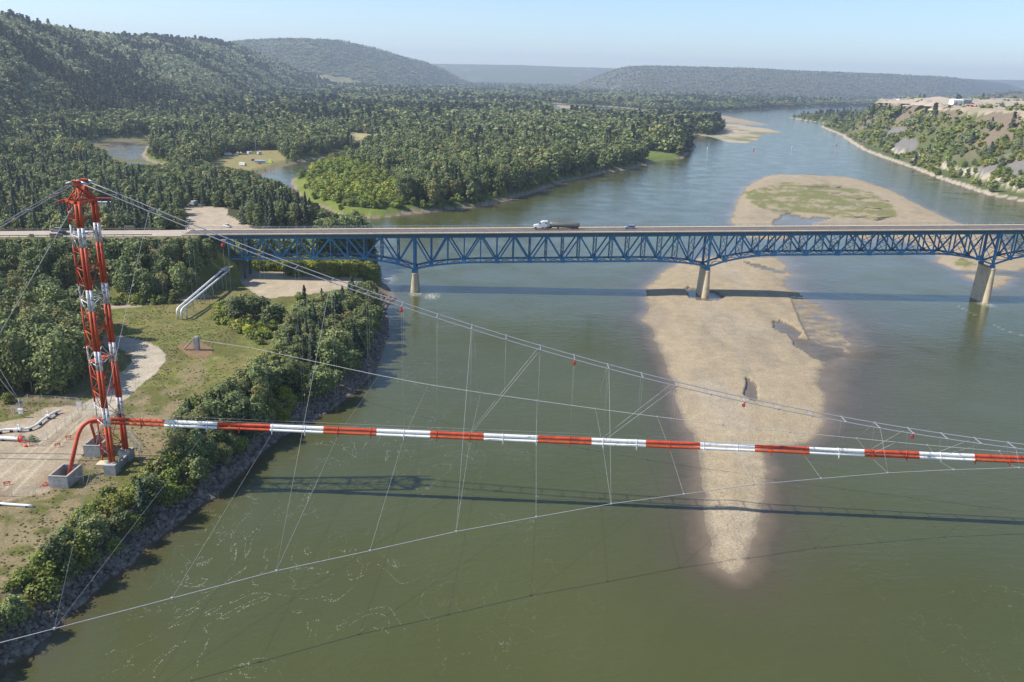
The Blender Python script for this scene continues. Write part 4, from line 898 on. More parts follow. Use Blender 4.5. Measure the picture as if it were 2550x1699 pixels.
for u, v, p_, l in ((586, 388, 'white', 'white pickup parked right of the leftmost camper'), (598, 386, 'darkp', 'dark pickup parked in the middle of the campground clearing'), (612, 386, 'greyp', 'grey pickup parked left of the light pole')): car('pickup', p_, gnd(u, v), random.random(), l)
def tent(p, c, s, label):
    m = MB(); m.add([(-s, -s, 0), (s, -s, 0), (s, s, 0), (-s, s, 0), (-.5*s, -.5*s, s*1.1), (.5*s, -.5*s, s*1.1), (.5*s, .5*s, s*1.1), (-.5*s, .5*s, s*1.1), (0, 0, s*1.45)], [(0, 1, 5, 4), (1, 2, 6, 5), (2, 3, 7, 6), (3, 0, 4, 7), (4, 5, 8), (5, 6, 8), (6, 7, 8), (7, 4, 8)]); o = m.build('tent', M[c]); o.location = p; tag(o, label, 'tent')
tent(gnd(674, 404), 'green', 1.9, 'bright yellow green tent at the right end of the campground'); tent(gnd(592, 383), 'curb', 1.6, 'left one of two pale canopies behind the parked pickups'); tent(gnd(600, 383), 'curb', 1.5, 'right one of two pale canopies behind the parked pickups')
m = MB(); m.tube([(-2.5, 0, .5), (-1.6, 0, .3), (0, 0, .25), (1.6, 0, .3), (2.5, 0, .5)], .4, 8, radii=[.05, .35, .45, .35, .05]); o = m.build('kayak', M['ball']); o.location = gnd(645, 410); tag(o, 'orange boat lying in front of the long white trailer', 'boat')
root = empty('light_pole', gnd(638, 385)); tag(root, 'tall thin light pole rising above the campground', 'light pole')
m = MB(); m.tube([(0, 0, 0), (0, 0, 17.5)], .3, 8, radii=[.35, .2]); m.build('pole', M['brown'], root); m = MB(); m.box((0, 0, 17.6), (3.4, .5, .3)); m.build('lamp_bar', M['galv'], root)
g2 = 'vehicles parked at the back of the gravel lot'
rv(gnd(484, 511), 1.45, 'white camper parked between cars at the back of the gravel lot', 6.5, None); car('suv', 'darkp', gnd(460, 512), 1.5, 'dark car leftmost of the row in the gravel lot', g2); car('suv', 'white', gnd(471, 512), 1.5, 'white car just left of the camper in the gravel lot', g2); car('pickup', 'greyp', gnd(503, 513), 2.9, 'grey pickup right of the camper in the gravel lot', g2)
g3 = 'campers among the trees left of the gravel lot'
rv(gnd(266, 501), .2, 'white camper farthest back among the trees right of the tower top', 8, g3); rv(gnd(262, 514), .1, 'white camper in the middle of the tree clearing right of the tower top', 9, g3); car('pickup', 'white', gnd(284, 525), .1, 'white pickup in the grass clearing right of the tower top')
rv(gnd(10, 350), .2, 'white camper at the far left edge by the slough', 9, g3, None); rv(gnd(47, 362), .5, 'white camper under trees near the left edge', 9, g3)
car('van', 'white', gnd(690, 574), RB, 'white van on the gravel road behind the bridge rail'); car('pickup', 'white', gnd(566, 566), 2.6, 'white pickup at the corner of the gravel road behind the bridge')
root = empty('info_sign', gnd(659, 553)); tag(root, 'small light blue sign on the grass beside the gravel road', 'sign'); m = MB(); m.box((0, 0, 2.2), (3.2, .12, 3.0)); m.build('board', M['teal'], root); m = MB(); m.tube([(-1.2, .1, 0), (-1.2, .1, 2)], .08, 5); m.tube([(1.2, .1, 0), (1.2, .1, 2)], .08, 5); m.build('posts', M['brown'], root)
# ------------------------------------------------------------------ right bank pit
def shed(u, v, w, d, h, rz, ma, label, cat='building', mb='greyp'):
    p = gnd(u, v)
    root = empty('industrial_shed', (p.x, p.y, p.z-.4), rz); tag(root, label, cat)
    m = MB(); m.prism([(-w/2, 0), (w/2, 0), (w/2, h), (-w/2, h)], -d/2, d/2); m.build('walls', M[ma], root)
    m = MB(); m.prism([(-d/2-.4, h+.02), (d/2+.4, h+.02), (0, h*1.22)], -w/2-.4, w/2+.4); o = m.build('roof', M[mb], root); o.rotation_euler = (0, 0, math.pi/2)
    m = MB(); m.box((-w*.2, -d/2-.05, h*.33), (w*.22, .1, h*.66)); m.build('door', M['greyp'], root); m = MB(); m.box((w*.25, -d/2-.05, h*.6), (w*.12, .1, h*.15)); m.build('window', M['glass'], root)
shed(2380, 262, 18, 14, 8.5, .1, 'wht', 'tall white industrial building in the gravel pit', mb='white'); shed(2402, 263, 17, 12, 9.5, .1, 'greyp', 'grey industrial building joined to the right of the white one'); shed(2296, 256, 30, 10, 3.5, -.1, 'greyp', 'long low pale roofed shed on the pit terrace', mb='wht'); shed(2243, 254, 14, 9, 6, .2, 'white', 'small white building at the left end of the terrace'); shed(2102, 306, 16, 10, 4, .3, 'white', 'white cabin on the point below the bank')
def pile(u, v, r, h, label, ma='pile', ex=1.0, rz=0, back=0):
    p = gnd(u, v); f_ = 1+back/math.hypot(p.x, p.y); p = Vector((p.x*f_, p.y*f_, 0)); p.z = hgt(p.x, p.y)
    n, k = 28, 8; vs = [(0, 0, h)]; fs = []
    for i in range(1, k+1):
        for j in range(n):
            a = 2*math.pi*j/n; q = i/k; rr = r*q*(1+.12*math.sin(3*a+u)+.05*math.sin(9*a)); vs.append((rr*math.cos(a)*ex, rr*math.sin(a), h*(1-q)*(1+.1*math.sin(2*a+v))-(.8 if i == k else 0)))
    for j in range(n): fs.append((0, 1+j, 1+(j+1) % n))
    for i in range(k-1):
        for j in range(n): fs.append((1+i*n+j, 1+(i+1)*n+j, 1+(i+1)*n+(j+1) % n, 1+i*n+(j+1) % n))
    m = MB(); m.add(vs, fs, 0, True); o = m.build('gravel_pile', M[ma]); put(o, (p.x, p.y, p.z-1.2), rz); tag(o, label, 'gravel pile', 'gravel stockpiles in the pit')
pile(2272, 264, 22, 11, 'grey cone of gravel, leftmost in the pit', back=15); pile(2306, 265, 18, 9, 'gravel cone second from the left in the pit', ex=1.4, back=15); pile(2330, 266, 16, 9, 'gravel cone third from the left, beside the yellow sand', back=15); pile(2339, 272, 13, 4, 'low pile of yellow sand at the front of the pit', 'sandpile', 1.5, back=0)
pile(2335, 262, 45, 13, 'long pale gravel bank behind the sheds on the left', ex=2.2, rz=-.25, back=110); pile(2400, 263, 42, 14, 'long pale gravel bank directly behind the white building', ex=2.4, rz=-.25, back=110); pile(2470, 264, 42, 13, 'long pale gravel bank right of the white building', ex=2.4, rz=-.25, back=110); pile(2540, 266, 40, 12, 'long pale gravel bank at the right edge of the photo', ex=2.2, rz=-.25, back=110)
def excavator(u, v, label):
    p = gnd(u, v); root = empty('excavator', p, random.uniform(0, 6)); tag(root, label, 'excavator', 'yellow machines in the gravel pit')
    m = MB(); m.prism([(-1.9, .9), (1.8, .9), (1.8, 2.2), (-1.9, 2.5)], -1.4, 1.4); m.build('body', M['yellow'], root); m = MB(); m.box((1.1, .8, 2.7), (1.4, 1.1, 1.3)); m.build('cab', M['glass'], root)
    for y in (-1.2, 1.2): m = MB(); m.box((0, y, .45), (4.2, .6, .9)); m.build('track', M['dark'], root)
    m = MB(); m.beam((1.6, 0, 1.8), (4.8, 0, 5.2), .45, .7); m.beam((4.8, 0, 5.2), (7.0, 0, 2.6), .35, .5); m.build('arm', M['yellow'], root); m = MB(); m.prism([(6.5, 1.2), (7.6, 1.2), (7.3, 2.7), (6.8, 2.7)], -.6, .6); m.build('bucket', M['dark'], root)
excavator(2540, 298, 'yellow excavator at the right edge of the terrace'); excavator(2430, 266, 'yellow machine right of the grey building'); excavator(2473, 266, 'yellow machine farther right among the scrap')
for i, (u, v) in enumerate([(2412, 265), (2419, 266), (2446, 266), (2455, 267), (2464, 268)]):
    p = gnd(u, v); root = empty('scrap_container', p, random.uniform(-.4, .4)); tag(root, 'weathered steel container in the row of scrap right of the grey building', 'container', 'containers in the gravel pit')
    m = MB(); m.box((0, 0, 1.4), (6.5, 2.6, 2.6)); [m.box((x, 0, 1.4), (.08, 2.68, 2.5)) for x in np.arange(-3, 3.1, .6)]; m.build('body', M[('brown', 'ball', 'greyp', 'white', 'brown')[i]], root)
p = gnd(2362, 274); root = empty('conveyor', p, .5); tag(root, 'dark inclined conveyor standing behind the gravel cones', 'conveyor')
m = MB(); m.beam((-14, 0, 1), (14, 0, 9), 1.2, .5); m.build('belt', M['dark'], root); m = MB(); [m.beam((x, y, -.5), (x, 0, 5+x*.28), .3) for x in (0, 8) for y in (-2, 2)]; m.build('legs', M['greyp'], root)
# ------------------------------------------------------------------ river details
for u, v, c_, l in ((1762, 371, 'white', 'white buoy nearest the wooded island'), (1972, 368, 'white', 'white buoy in the middle of the wide river'), (1877, 374, 'ball', 'red buoy between the two white ones'), (2083, 362, 'ball', 'red buoy nearest the right bank')):
    m = MB(); m.tube([(0, 0, -.4), (0, 0, 1.2), (0, 0, 2.2)], .7, 10, radii=[.9, .8, .3]); m.tube([(0, 0, -.5), (0, 0, -.2)], 1.1, 10); o = m.build('river_buoy', M[c_]); o.location = at(u, v, .2); tag(o, l, 'buoy', 'buoys on the river')
def log(u, v, L, rz, label, group='driftwood on the gravel island', n=3):
    p = gnd(u, v); m = MB(); m.tube([(-L/2, 0, .5), (-L*.1, .3, .45), (L*.2, -.2, .5), (L/2, .1, .9)], .4, 8, radii=[.55, .45, .35, .12])
    for i in range(n): x = random.uniform(-L/2, L/3); m.tube([(x, 0, .5), (x+random.uniform(-2, 2), random.uniform(-2.5, 2.5), random.uniform(.8, 2.2))], .12, 5, radii=[.2, .06])
    for a in range(5): m.tube([(-L/2, 0, .5), (-L/2-.9, math.cos(a*1.3)*1.1, .6+math.sin(a*1.3)*.8)], .1, 5, radii=[.2, .05])
    o = m.build('driftwood_log', M['brown']); put(o, p, rz); tag(o, label, 'driftwood', group)
for (x, y, L, r, l) in ((1080, 1292, 12, .9, 'forked dark log on the upper end of the grassy gravel island'), (935, 1291, 22, .05, 'long thin log on the upper end of the grassy gravel island'), (1370, 1385, 12, 2.3, 'pale log on the right side of the grassy gravel island'), (1290, 1436, 16, 2.5, 'branching pale log in the middle of the island grass'), (1400, 1503, 18, .5, 'large dark log nearest the bridge rail on the gravel island'), (1365, 1517, 14, .7, 'dark log beside the large one near the bridge rail'), (1220, 1375, 7, .2, 'short dark log in the island grass'), (1060, 1335, 9, .1, 'short log lying in the dry grass of the island'), (1230, 1500, 10, .2, 'grey log at the lower edge of the island grass')):
    log(1700+x/2.769, y/2.769, L, r, l)
for (x, y, L, r, l) in ((1520, 1275, 16, .7, 'pale uprooted trunk at the water edge of the wooded island'), (1500, 1285, 14, 1.9, 'pale bare tree crown washed up beside the uprooted trunk'), (1650, 1225, 16, .2, 'brown fallen tree on the wooded island shore'), (1410, 1325, 9, .3, 'small pale log at the island shore'), (1190, 1385, 9, .5, 'small branch heap at the island shore')):
    log(850+x/2.769, y/2.769, L, r, l, 'fallen trees along the island shore', 8)
# riprap
def rocks():
    n = 7500; P = []; pl_ = P_LEFT[3:]
    t = RNG.random(n*4); seg_ = np.linalg.norm(np.diff(pl_, axis=0), axis=1); keep = pl_[1:, 1] < 345; k = np.argmax(~keep) if (~keep).any() else len(keep)
    cum = np.concatenate([[0], np.cumsum(seg_[:k])]); d = t*cum[-1]; i = np.searchsorted(cum, d)-1; f = (d-cum[i])/np.maximum(seg_[i], 1e-6)
    q = pl_[i]*(1-f[:, None])+pl_[i+1]*f[:, None]; nrm = np.stack([-(pl_[i+1]-pl_[i])[:, 1], (pl_[i+1]-pl_[i])[:, 0]], 1); nrm /= np.linalg.norm(nrm, axis=1)[:, None]
    off = RNG.random(len(q))**1.2*8.5-1.0; q = q+nrm*off[:, None]; h, inr, dsh, *_ = terrain(q[:, 0], q[:, 1]); ok = (h > -.5) & (h < 4.6); q, h = q[ok][:n], h[ok][:n]
    b0 = np.array([(0, 0, 1), (.89, 0, .45), (.28, .85, .45), (-.72, .53, .45), (-.72, -.53, .45), (.28, -.85, .45), (.72, .53, -.45), (-.28, .85, -.45), (-.89, 0, -.45), (-.28, -.85, -.45), (.72, -.53, -.45), (0, 0, -1)])
    f0 = np.array([(0, 1, 2), (0, 2, 3), (0, 3, 4), (0, 4, 5), (0, 5, 1), (1, 6, 2), (2, 7, 3), (3, 8, 4), (4, 9, 5), (5, 10, 1), (6, 7, 2), (7, 8, 3), (8, 9, 4), (9, 10, 5), (10, 6, 1), (11, 7, 6), (11, 8, 7), (11, 9, 8), (11, 10, 9), (11, 6, 10)])
    m_ = len(q); s = RNG.lognormal(-1.05, .42, m_); jit = 1+RNG.normal(0, .2, (m_, 12, 1)); sc = s[:, None, None]*(.7+RNG.random((m_, 1, 3))*.7)*np.array([1, 1, .75])
    V = b0[None]*jit*sc + np.concatenate([q, h[:, None]+.1], 1)[:, None, :]; Fc = (f0[None]+np.arange(m_)[:, None, None]*12).reshape(-1, 3)
    me = bpy.data.meshes.new('riprap'); me.from_pydata(V.reshape(-1, 3).tolist(), [], Fc.tolist()); me.update(); o = link('riprap_rocks', me, M['rock']); tag(o, 'grey riprap boulders piled along the near river bank', 'rocks', kind='stuff')
rocks()
# ------------------------------------------------------------------ trees
def leafmat(name, c1, c2, c3, tr=.25, hillf=0.0):
    m = bpy.data.materials.new(name); m.use_nodes = True; nt = m.node_tree; nt.nodes.clear()
    def n(t): return nt.nodes.new(t)
    out = n('ShaderNodeOutputMaterial'); df = n('ShaderNodeBsdfPrincipled'); ts = n('ShaderNodeBsdfTranslucent'); mx = n('ShaderNodeMixShader')
    df.inputs['Roughness'].default_value = .6; df.inputs['Specular IOR Level'].default_value = .25
    a = n('ShaderNodeAttribute'); a.attribute_name = 'lc'; oi = n('ShaderNodeObjectInfo')
    x1 = n('ShaderNodeMix'); x1.data_type = 'RGBA'; x1.inputs[6].default_value = (*c1, 1); x1.inputs[7].default_value = (*c2, 1); nt.links.new(a.outputs['Fac'], x1.inputs[0])
    r = n('ShaderNodeMapRange'); r.inputs[1].default_value = .72; r.inputs[2].default_value = 1.; r.inputs[4].default_value = .8; nt.links.new(oi.outputs['Random'], r.inputs[0])
    x2 = n('ShaderNodeMix'); x2.data_type = 'RGBA'; x2.inputs[7].default_value = (*c3, 1); nt.links.new(r.outputs[0], x2.inputs[0])
    no = n('ShaderNodeTexNoise'); no.inputs['Scale'].default_value = .007; no.inputs['Detail'].default_value = 4; no.inputs['Roughness'].default_value = .65; nt.links.new(oi.outputs['Location'], no.inputs[0])
    mr2 = n('ShaderNodeMapRange'); mr2.inputs[1].default_value = .36; mr2.inputs[2].default_value = .64; nt.links.new(no.outputs[0], mr2.inputs[0])
    x4 = n('ShaderNodeMix'); x4.data_type = 'RGBA'; x4.blend_type = 'MULTIPLY'; x4.inputs[7].default_value = (.70, .78, .77, 1); nt.links.new(mr2.outputs[0], x4.inputs[0]); nt.links.new(x1.outputs[2], x4.inputs[6])
    sx = n('ShaderNodeSeparateXYZ'); nt.links.new(oi.outputs['Location'], sx.inputs[0]); mr3 = n('ShaderNodeMapRange'); mr3.inputs[1].default_value = 12; mr3.inputs[2].default_value = 70; mr3.inputs[4].default_value = hillf; nt.links.new(sx.outputs[2], mr3.inputs[0])
    x5 = n('ShaderNodeMix'); x5.data_type = 'RGBA'; x5.inputs[7].default_value = (.38, .41, .23, 1); nt.links.new(mr3.outputs[0], x5.inputs[0]); nt.links.new(x4.outputs[2], x5.inputs[6]); nt.links.new(x5.outputs[2], x2.inputs[6])
    rr = n('ShaderNodeMath'); rr.operation = 'MULTIPLY_ADD'; rr.inputs[1].default_value = 7.31; rr.inputs[2].default_value = 0; nt.links.new(oi.outputs['Random'], rr.inputs[0]); fr = n('ShaderNodeMath'); fr.operation = 'FRACT'; nt.links.new(rr.outputs[0], fr.inputs[0])
    m2 = n('ShaderNodeMapRange'); m2.inputs[3].default_value = .68; m2.inputs[4].default_value = 1.3; nt.links.new(fr.outputs[0], m2.inputs[0])
    vm = n('ShaderNodeVectorMath'); vm.operation = 'SCALE'; nt.links.new(x2.outputs[2], vm.inputs[0]); nt.links.new(m2.outputs[0], vm.inputs['Scale'])
    nt.links.new(vm.outputs[0], df.inputs['Base Color']); nt.links.new(vm.outputs[0], ts.inputs[0]); mx.inputs[0].default_value = tr
    nt.links.new(df.outputs[0], mx.inputs[1]); nt.links.new(ts.outputs[0], mx.inputs[2]); nt.links.new(mx.outputs[0], out.inputs[0]); return m
LM = {'y': leafmat('yellow_green_foliage', (.21, .25, .022), (.42, .42, .045), (.46, .40, .04), .3), 'b': leafmat('broadleaf_foliage', (.118, .146, .050), (.265, .295, .105), (.27, .235, .08), .16, .8), 's': leafmat('spruce_foliage', (.034, .052, .028), (.078, .105, .052), (.06, .08, .045), .08, .08),
      'w': leafmat('willow_foliage', (.15, .19, .035), (.29, .32, .065), (.34, .30, .06), .2)}
def quads(P, Nn, size, rng):
    n = len(P); a = np.cross(Nn, rng.normal(size=(n, 3))); a /= np.linalg.norm(a, axis=1)[:, None]+1e-9; b = np.cross(Nn, a)
    s = size*(.6+.8*rng.random((n, 1))); c = []
    for sx, sy in ((-1, -.55), (.35, -1), (1, .5), (-.3, 1)): c.append(P+a*s*sx*(.5+.25*rng.random((n, 1)))+b*s*sy*(.5+.25*rng.random((n, 1))))
    return np.stack(c, 1)
def broad(seed, n, leaf, H=18, W=8.5, base=.2, nl=9, shrub=False):
    rng = np.random.default_rng(seed); L = []
    for i in range(nl):
        t = (i+.5)/nl; z = H*(base+(1-base)*(t*.86+.04)); env = W/2*(math.sin(math.pi*(.16+t*.68))**.8); a = i*2.4+rng.random()*1.2; r0 = env*.5*rng.random()**.5
        L.append((r0*math.cos(a), r0*math.sin(a), z, env*(.62+.25*rng.random()), H*(1-base)/nl*(1.5+rng.random())))
    w = np.array([l[3]*l[3]+l[3]*l[4] for l in L]); k = rng.choice(nl, n, p=w/w.sum()); L = np.array(L)[k]
    d = rng.normal(size=(n, 3)); d /= np.linalg.norm(d, axis=1)[:, None]; d[:, 2] = np.where(rng.random(n) < .35, np.abs(d[:, 2]), d[:, 2]); rr = .55+.5*rng.random((n, 1))
    lump = 1+.22*np.sin(d[:, :1]*7+seed)*np.sin(d[:, 1:2]*6+k[:, None])
    P = L[:, :3]+d*rr*lump*np.stack([L[:, 3], L[:, 3], L[:, 4]], 1); P[:, 2] = np.clip(P[:, 2], .25, H*1.03)
    Nn = d+rng.normal(size=(n, 3))*.55+np.array([0, 0, .35]); Nn /= np.linalg.norm(Nn, axis=1)[:, None]
    return quads(P, Nn, leaf, rng), rng.random(n)
def spruce(seed, n, leaf, H=18, W=5.4):
    rng = np.random.default_rng(seed); t = rng.random(n)**1.5; t = np.clip(t, 0, .985); tier = np.floor(t*17)/17+.03*rng.random(n); z = H*(.06+.94*tier); a = rng.random(n)*2*math.pi
    R = W/2*(1-tier)**.85*(.75+.35*np.sin(a*5+np.floor(t*17)*2.1)*.6+.25*rng.random(n)); f = rng.random(n)**.5; r = R*f
    P = np.stack([r*np.cos(a), r*np.sin(a), z-r*.38+(1-f)*.2], 1); P[:, 2] = np.clip(P[:, 2], .2, H)
    Nn = np.stack([np.cos(a)*.75, np.sin(a)*.75, np.full(n, .9)], 1)+rng.normal(size=(n, 3))*.3; Nn /= np.linalg.norm(Nn, axis=1)[:, None]
    m = t > .93; P[m, 0] *= .4; P[m, 1] *= .4
    return quads(P, Nn, leaf, rng), rng.random(n)
def trunk(H, r, bends=3, branches=4, seed=0, reach=2.5):
    rng = random.Random(seed); m = MB(); p = [(rng.uniform(-.03, .03)*H*i/bends if i else 0, rng.uniform(-.03, .03)*H*i/bends if i else 0, H*i/bends-(.4 if i == 0 else 0)) for i in range(bends+1)]
    m.tube(p, r, 6, radii=[r*(1-.8*i/bends) for i in range(bends+1)])
    for i in range(branches): z = H*(.35+.5*i/branches); a = i*2.4; m.tube([(0, 0, z), (math.cos(a)*reach, math.sin(a)*reach, z+reach*.9)], .1, 4, radii=[r*.35, r*.1])
    return m
def qmesh(name, Qd, lc):
    n = len(Qd); me = bpy.data.meshes.new(name); me.vertices.add(n*4); me.loops.add(n*4); me.polygons.add(n)
    me.vertices.foreach_set('co', Qd.astype(np.float32).ravel()); me.loops.foreach_set('vertex_index', np.arange(n*4, dtype=np.int32)); me.polygons.foreach_set('loop_start', np.arange(0, n*4, 4, dtype=np.int32)); me.update(calc_edges=True)
    a = me.attributes.new('lc', 'FLOAT', 'FACE'); a.data.foreach_set('value', lc.astype(np.float32)); return me
SPEC = {'b': dict(name='broadleaf_tree', cat='tree', H=18.), 's': dict(name='spruce_tree', cat='spruce', H=18.), 'w': dict(name='willow_shrub', cat='shrub', H=4.)}
PRO = {}
for k, lod, nq, lf in (('b', 0, 2600, .62), ('b', 1, 620, 1.25), ('b', 2, 120, 2.7), ('s', 0, 2300, .62), ('s', 1, 520, 1.15), ('s', 2, 100, 2.3), ('w', 0, 900, .30), ('w', 1, 240, .62), ('w', 2, 60, 1.3)):
    for v in range(3):
        if k == 'b': q, lc = broad(10*v+1, nq, lf, 18, (10.5, 9.0, 12.0)[v], (.16, .22, .10)[v], (9, 11, 8)[v])
        elif k == 's': q, lc = spruce(5+v, nq, lf, 18, (8.4, 9.4, 7.4)[v])
        else: q, lc = broad(33+v, nq, lf, 4, (4.6, 5.6, 4.0)[v], 0.02, 6)
        PRO[k, lod, v] = (q, lc)
NEARM = {}; TRM = {}
for k in 'bsw':
    for v in range(3):
        q, lc = PRO[k, 0, v]; me = qmesh(SPEC[k]['name']+'_crown', q, lc); me.materials.append(LM[k]); NEARM[k, v] = me
        if k == 'w': m2_ = me.copy(); m2_.materials.clear(); m2_.materials.append(LM['y']); NEARM['y', v] = m2_
        m = trunk({'b': 15, 's': 14, 'w': 2.6}[k], {'b': .32, 's': .2, 'w': .09}[k], 3, {'b': 6, 's': 0, 'w': 4}[k], v, {'b': 2.6, 's': 1, 'w': 1.2}[k])
        o = m.build('trunk', M['palebark' if k == 'b' else 'bark']); TRM[k, v] = o.data; bpy.data.objects.remove(o)
T = []   # x, y, z, kind, height, width factor, rotation
def addT(x, y, k, H, wf=None, z=None): T.append((x, y, k, H, wf if wf else 1.0))
def zone(P, sp, kinds, Hr, z=5.5, kd=True, den=1.0, wf=(.85, 1.2)):
    W = gp(P, z, KD if kd else 1.0); x0, y0 = W.min(0); x1, y1 = W.max(0); gx = np.arange(x0, x1, sp); gy = np.arange(y0, y1, sp); X, Y = np.meshgrid(gx, gy); X = (X+RNG.random(X.shape)*sp*.9).ravel(); Y = (Y+RNG.random(Y.shape)*sp*.9).ravel()
    m = inside(X, Y, W) & (RNG.random(X.shape) < den); X, Y = X[m], Y[m]
    for x, y in zip(X, Y): k = random.choices(list(kinds.keys()), list(kinds.values()))[0]; h = random.uniform(*Hr[k]); addT(x, y, k, h, random.uniform(*wf))
# dark grove left of the tower
zone([(-200, 745), (0, 740), (120, 738), (200, 748), (228, 785), (215, 850), (190, 893), (150, 903), (0, 905), (-200, 925)], 4.8, {'b': 9, 's': .3}, {'b': (12, 17), 's': (12, 15)})
# trees against the highway embankment
zone([(-200, 690), (0, 690), (170, 672), (250, 668), (262, 690), (330, 696), (400, 686), (470, 668), (500, 650), (500, 625), (470, 612), (250, 612), (-200, 622)], 5.2, {'b': 9, 's': .5}, {'b': (9, 15), 's': (9, 14)}, 5.0, den=.92)
zone([(-200, 735), (0, 732), (160, 700), (160, 690), (0, 690), (-200, 700)], 5, {'b': 9}, {'b': (8, 12)}, 5.2, den=.7)
zone([(225, 705), (260, 700), (400, 700), (405, 692), (330, 690), (225, 695)], 2.6, {'w': 9}, {'w': (2, 4)}, 5.2, den=.7)
zone([(470, 628), (560, 634), (700, 634), (840, 636), (865, 640), (862, 612), (800, 590), (480, 590)], 2.9, {'w': 9}, {'w': (3, 5.5)}, 4.8)
zone([(500, 615), (600, 600), (860, 600), (866, 575), (820, 562), (620, 560), (500, 560)], 3.2, {'w': 9, 'b': .7}, {'w': (3, 6), 'b': (6, 8)}, 4.8, den=.85)
# willow clump in the meadow
for u, v, h in ((545, 738, 9.5), (582, 733, 9.0), (622, 745, 7.5), (605, 728, 8), (562, 728, 9), (640, 738, 6.5)): p = at(u*KD, v*KD, 5.4); addT(p[0], p[1], 'b', h, 1.45)
zone([(495, 742), (530, 752), (560, 770), (600, 790), (650, 795), (668, 770), (680, 740), (650, 735), (600, 750), (520, 735)], 2.2, {'w': 9}, {'w': (1.8, 3.4)})
zone([(520, 700), (540, 742), (500, 735), (495, 705)], 2.4, {'w': 9}, {'w': (2, 4)})
for u, v, k, h in ((700, 693, 's', 7.5), (687, 692, 'w', 4), (809, 676, 's', 9.5), (402, 692, 'b', 5), (466, 985, 's', 11), (441, 992, 's', 9), (425, 1005, 'b', 7), (412, 1015, 'b', 6), (452, 1005, 'b', 7), (690, 828, 's', 13), (707, 818, 's', 12), (722, 838, 's', 13), (737, 812, 's', 12), (770, 768, 's', 14), (752, 775, 's', 13), (668, 835, 's', 11), (742, 800, 's', 11), (784, 760, 's', 12), (632, 872, 's', 9), (645, 880, 's', 8), (78, 1240, 's', 3.2), (40, 1268, 'w', 1.8), (57, 1255, 'w', 1.2), (75, 1015, 'w', 1.6), (345, 1095, 's', 6), (262, 1145, 'b', 5), (20, 925, 'w', 3), (470, 935, 's', 8)):
    p = at(u*KD, v*KD, 5.4); addT(p[0], p[1], k, h, 1.0)
# strip of trees and shrubs on the riprap crest
def strip_trees():
    X = RNG.uniform(-115, -35, 9000); Y = RNG.uniform(70, 345, 9000); h, inr, dsh, dL, dR, isC, hb = terrain(X, Y)
    w = np.interp(Y, [70, 110, 133, 158, 168, 185, 210, 240, 265, 285, 305, 320, 345], [18, 17, 14, 12, 19, 22, 25, 31, 33, 28, 18, 8, 3]); lo = np.interp(Y, [70, 130, 240, 330], [3.2, 2.8, 2.6, 4]); m = (~inr) & (dsh > lo) & (dsh < w) & (h > 1.3)
    X, Y, dsh = X[m], Y[m], dsh[m]; n = 0; used = []
    for x, y, d in zip(X, Y, dsh):
        if y > 185: k = random.choices('bsw', (5, 1.6, 2.2))[0]
        else: k = random.choices('bsw', (4.2, .2, 4.5))[0]
        H = {'b': random.uniform(7.5, 11.5) if y > 195 else (random.uniform(6, 9) if y > 163 else random.uniform(4.6, 7.4)), 's': random.uniform(8, 13), 'w': random.uniform(2, 4)}[k]; r = {'b': 2.6 if y > 195 else 1.9, 's': 2.2, 'w': 1.5}[k]
        if all((x-a)**2+(y-b)**2 > ((r+c)*.62)**2 for a, b, c in used): used.append((x, y, r)); addT(x, y, k, H, 1.15 if k != 's' else 1.0)
strip_trees()
zone([(0, 1330), (60, 1290), (110, 1300), (40, 1370), (0, 1400)], 2.2, {'w': 9}, {'w': (.8, 1.6)}, den=.6)
zone([(560, 512), (640, 500), (700, 505), (738, 522), (745, 532), (600, 530)], 4.6, {'s': 6, 'b': 4}, {'s': (15, 21), 'b': (12, 16)}, 5)
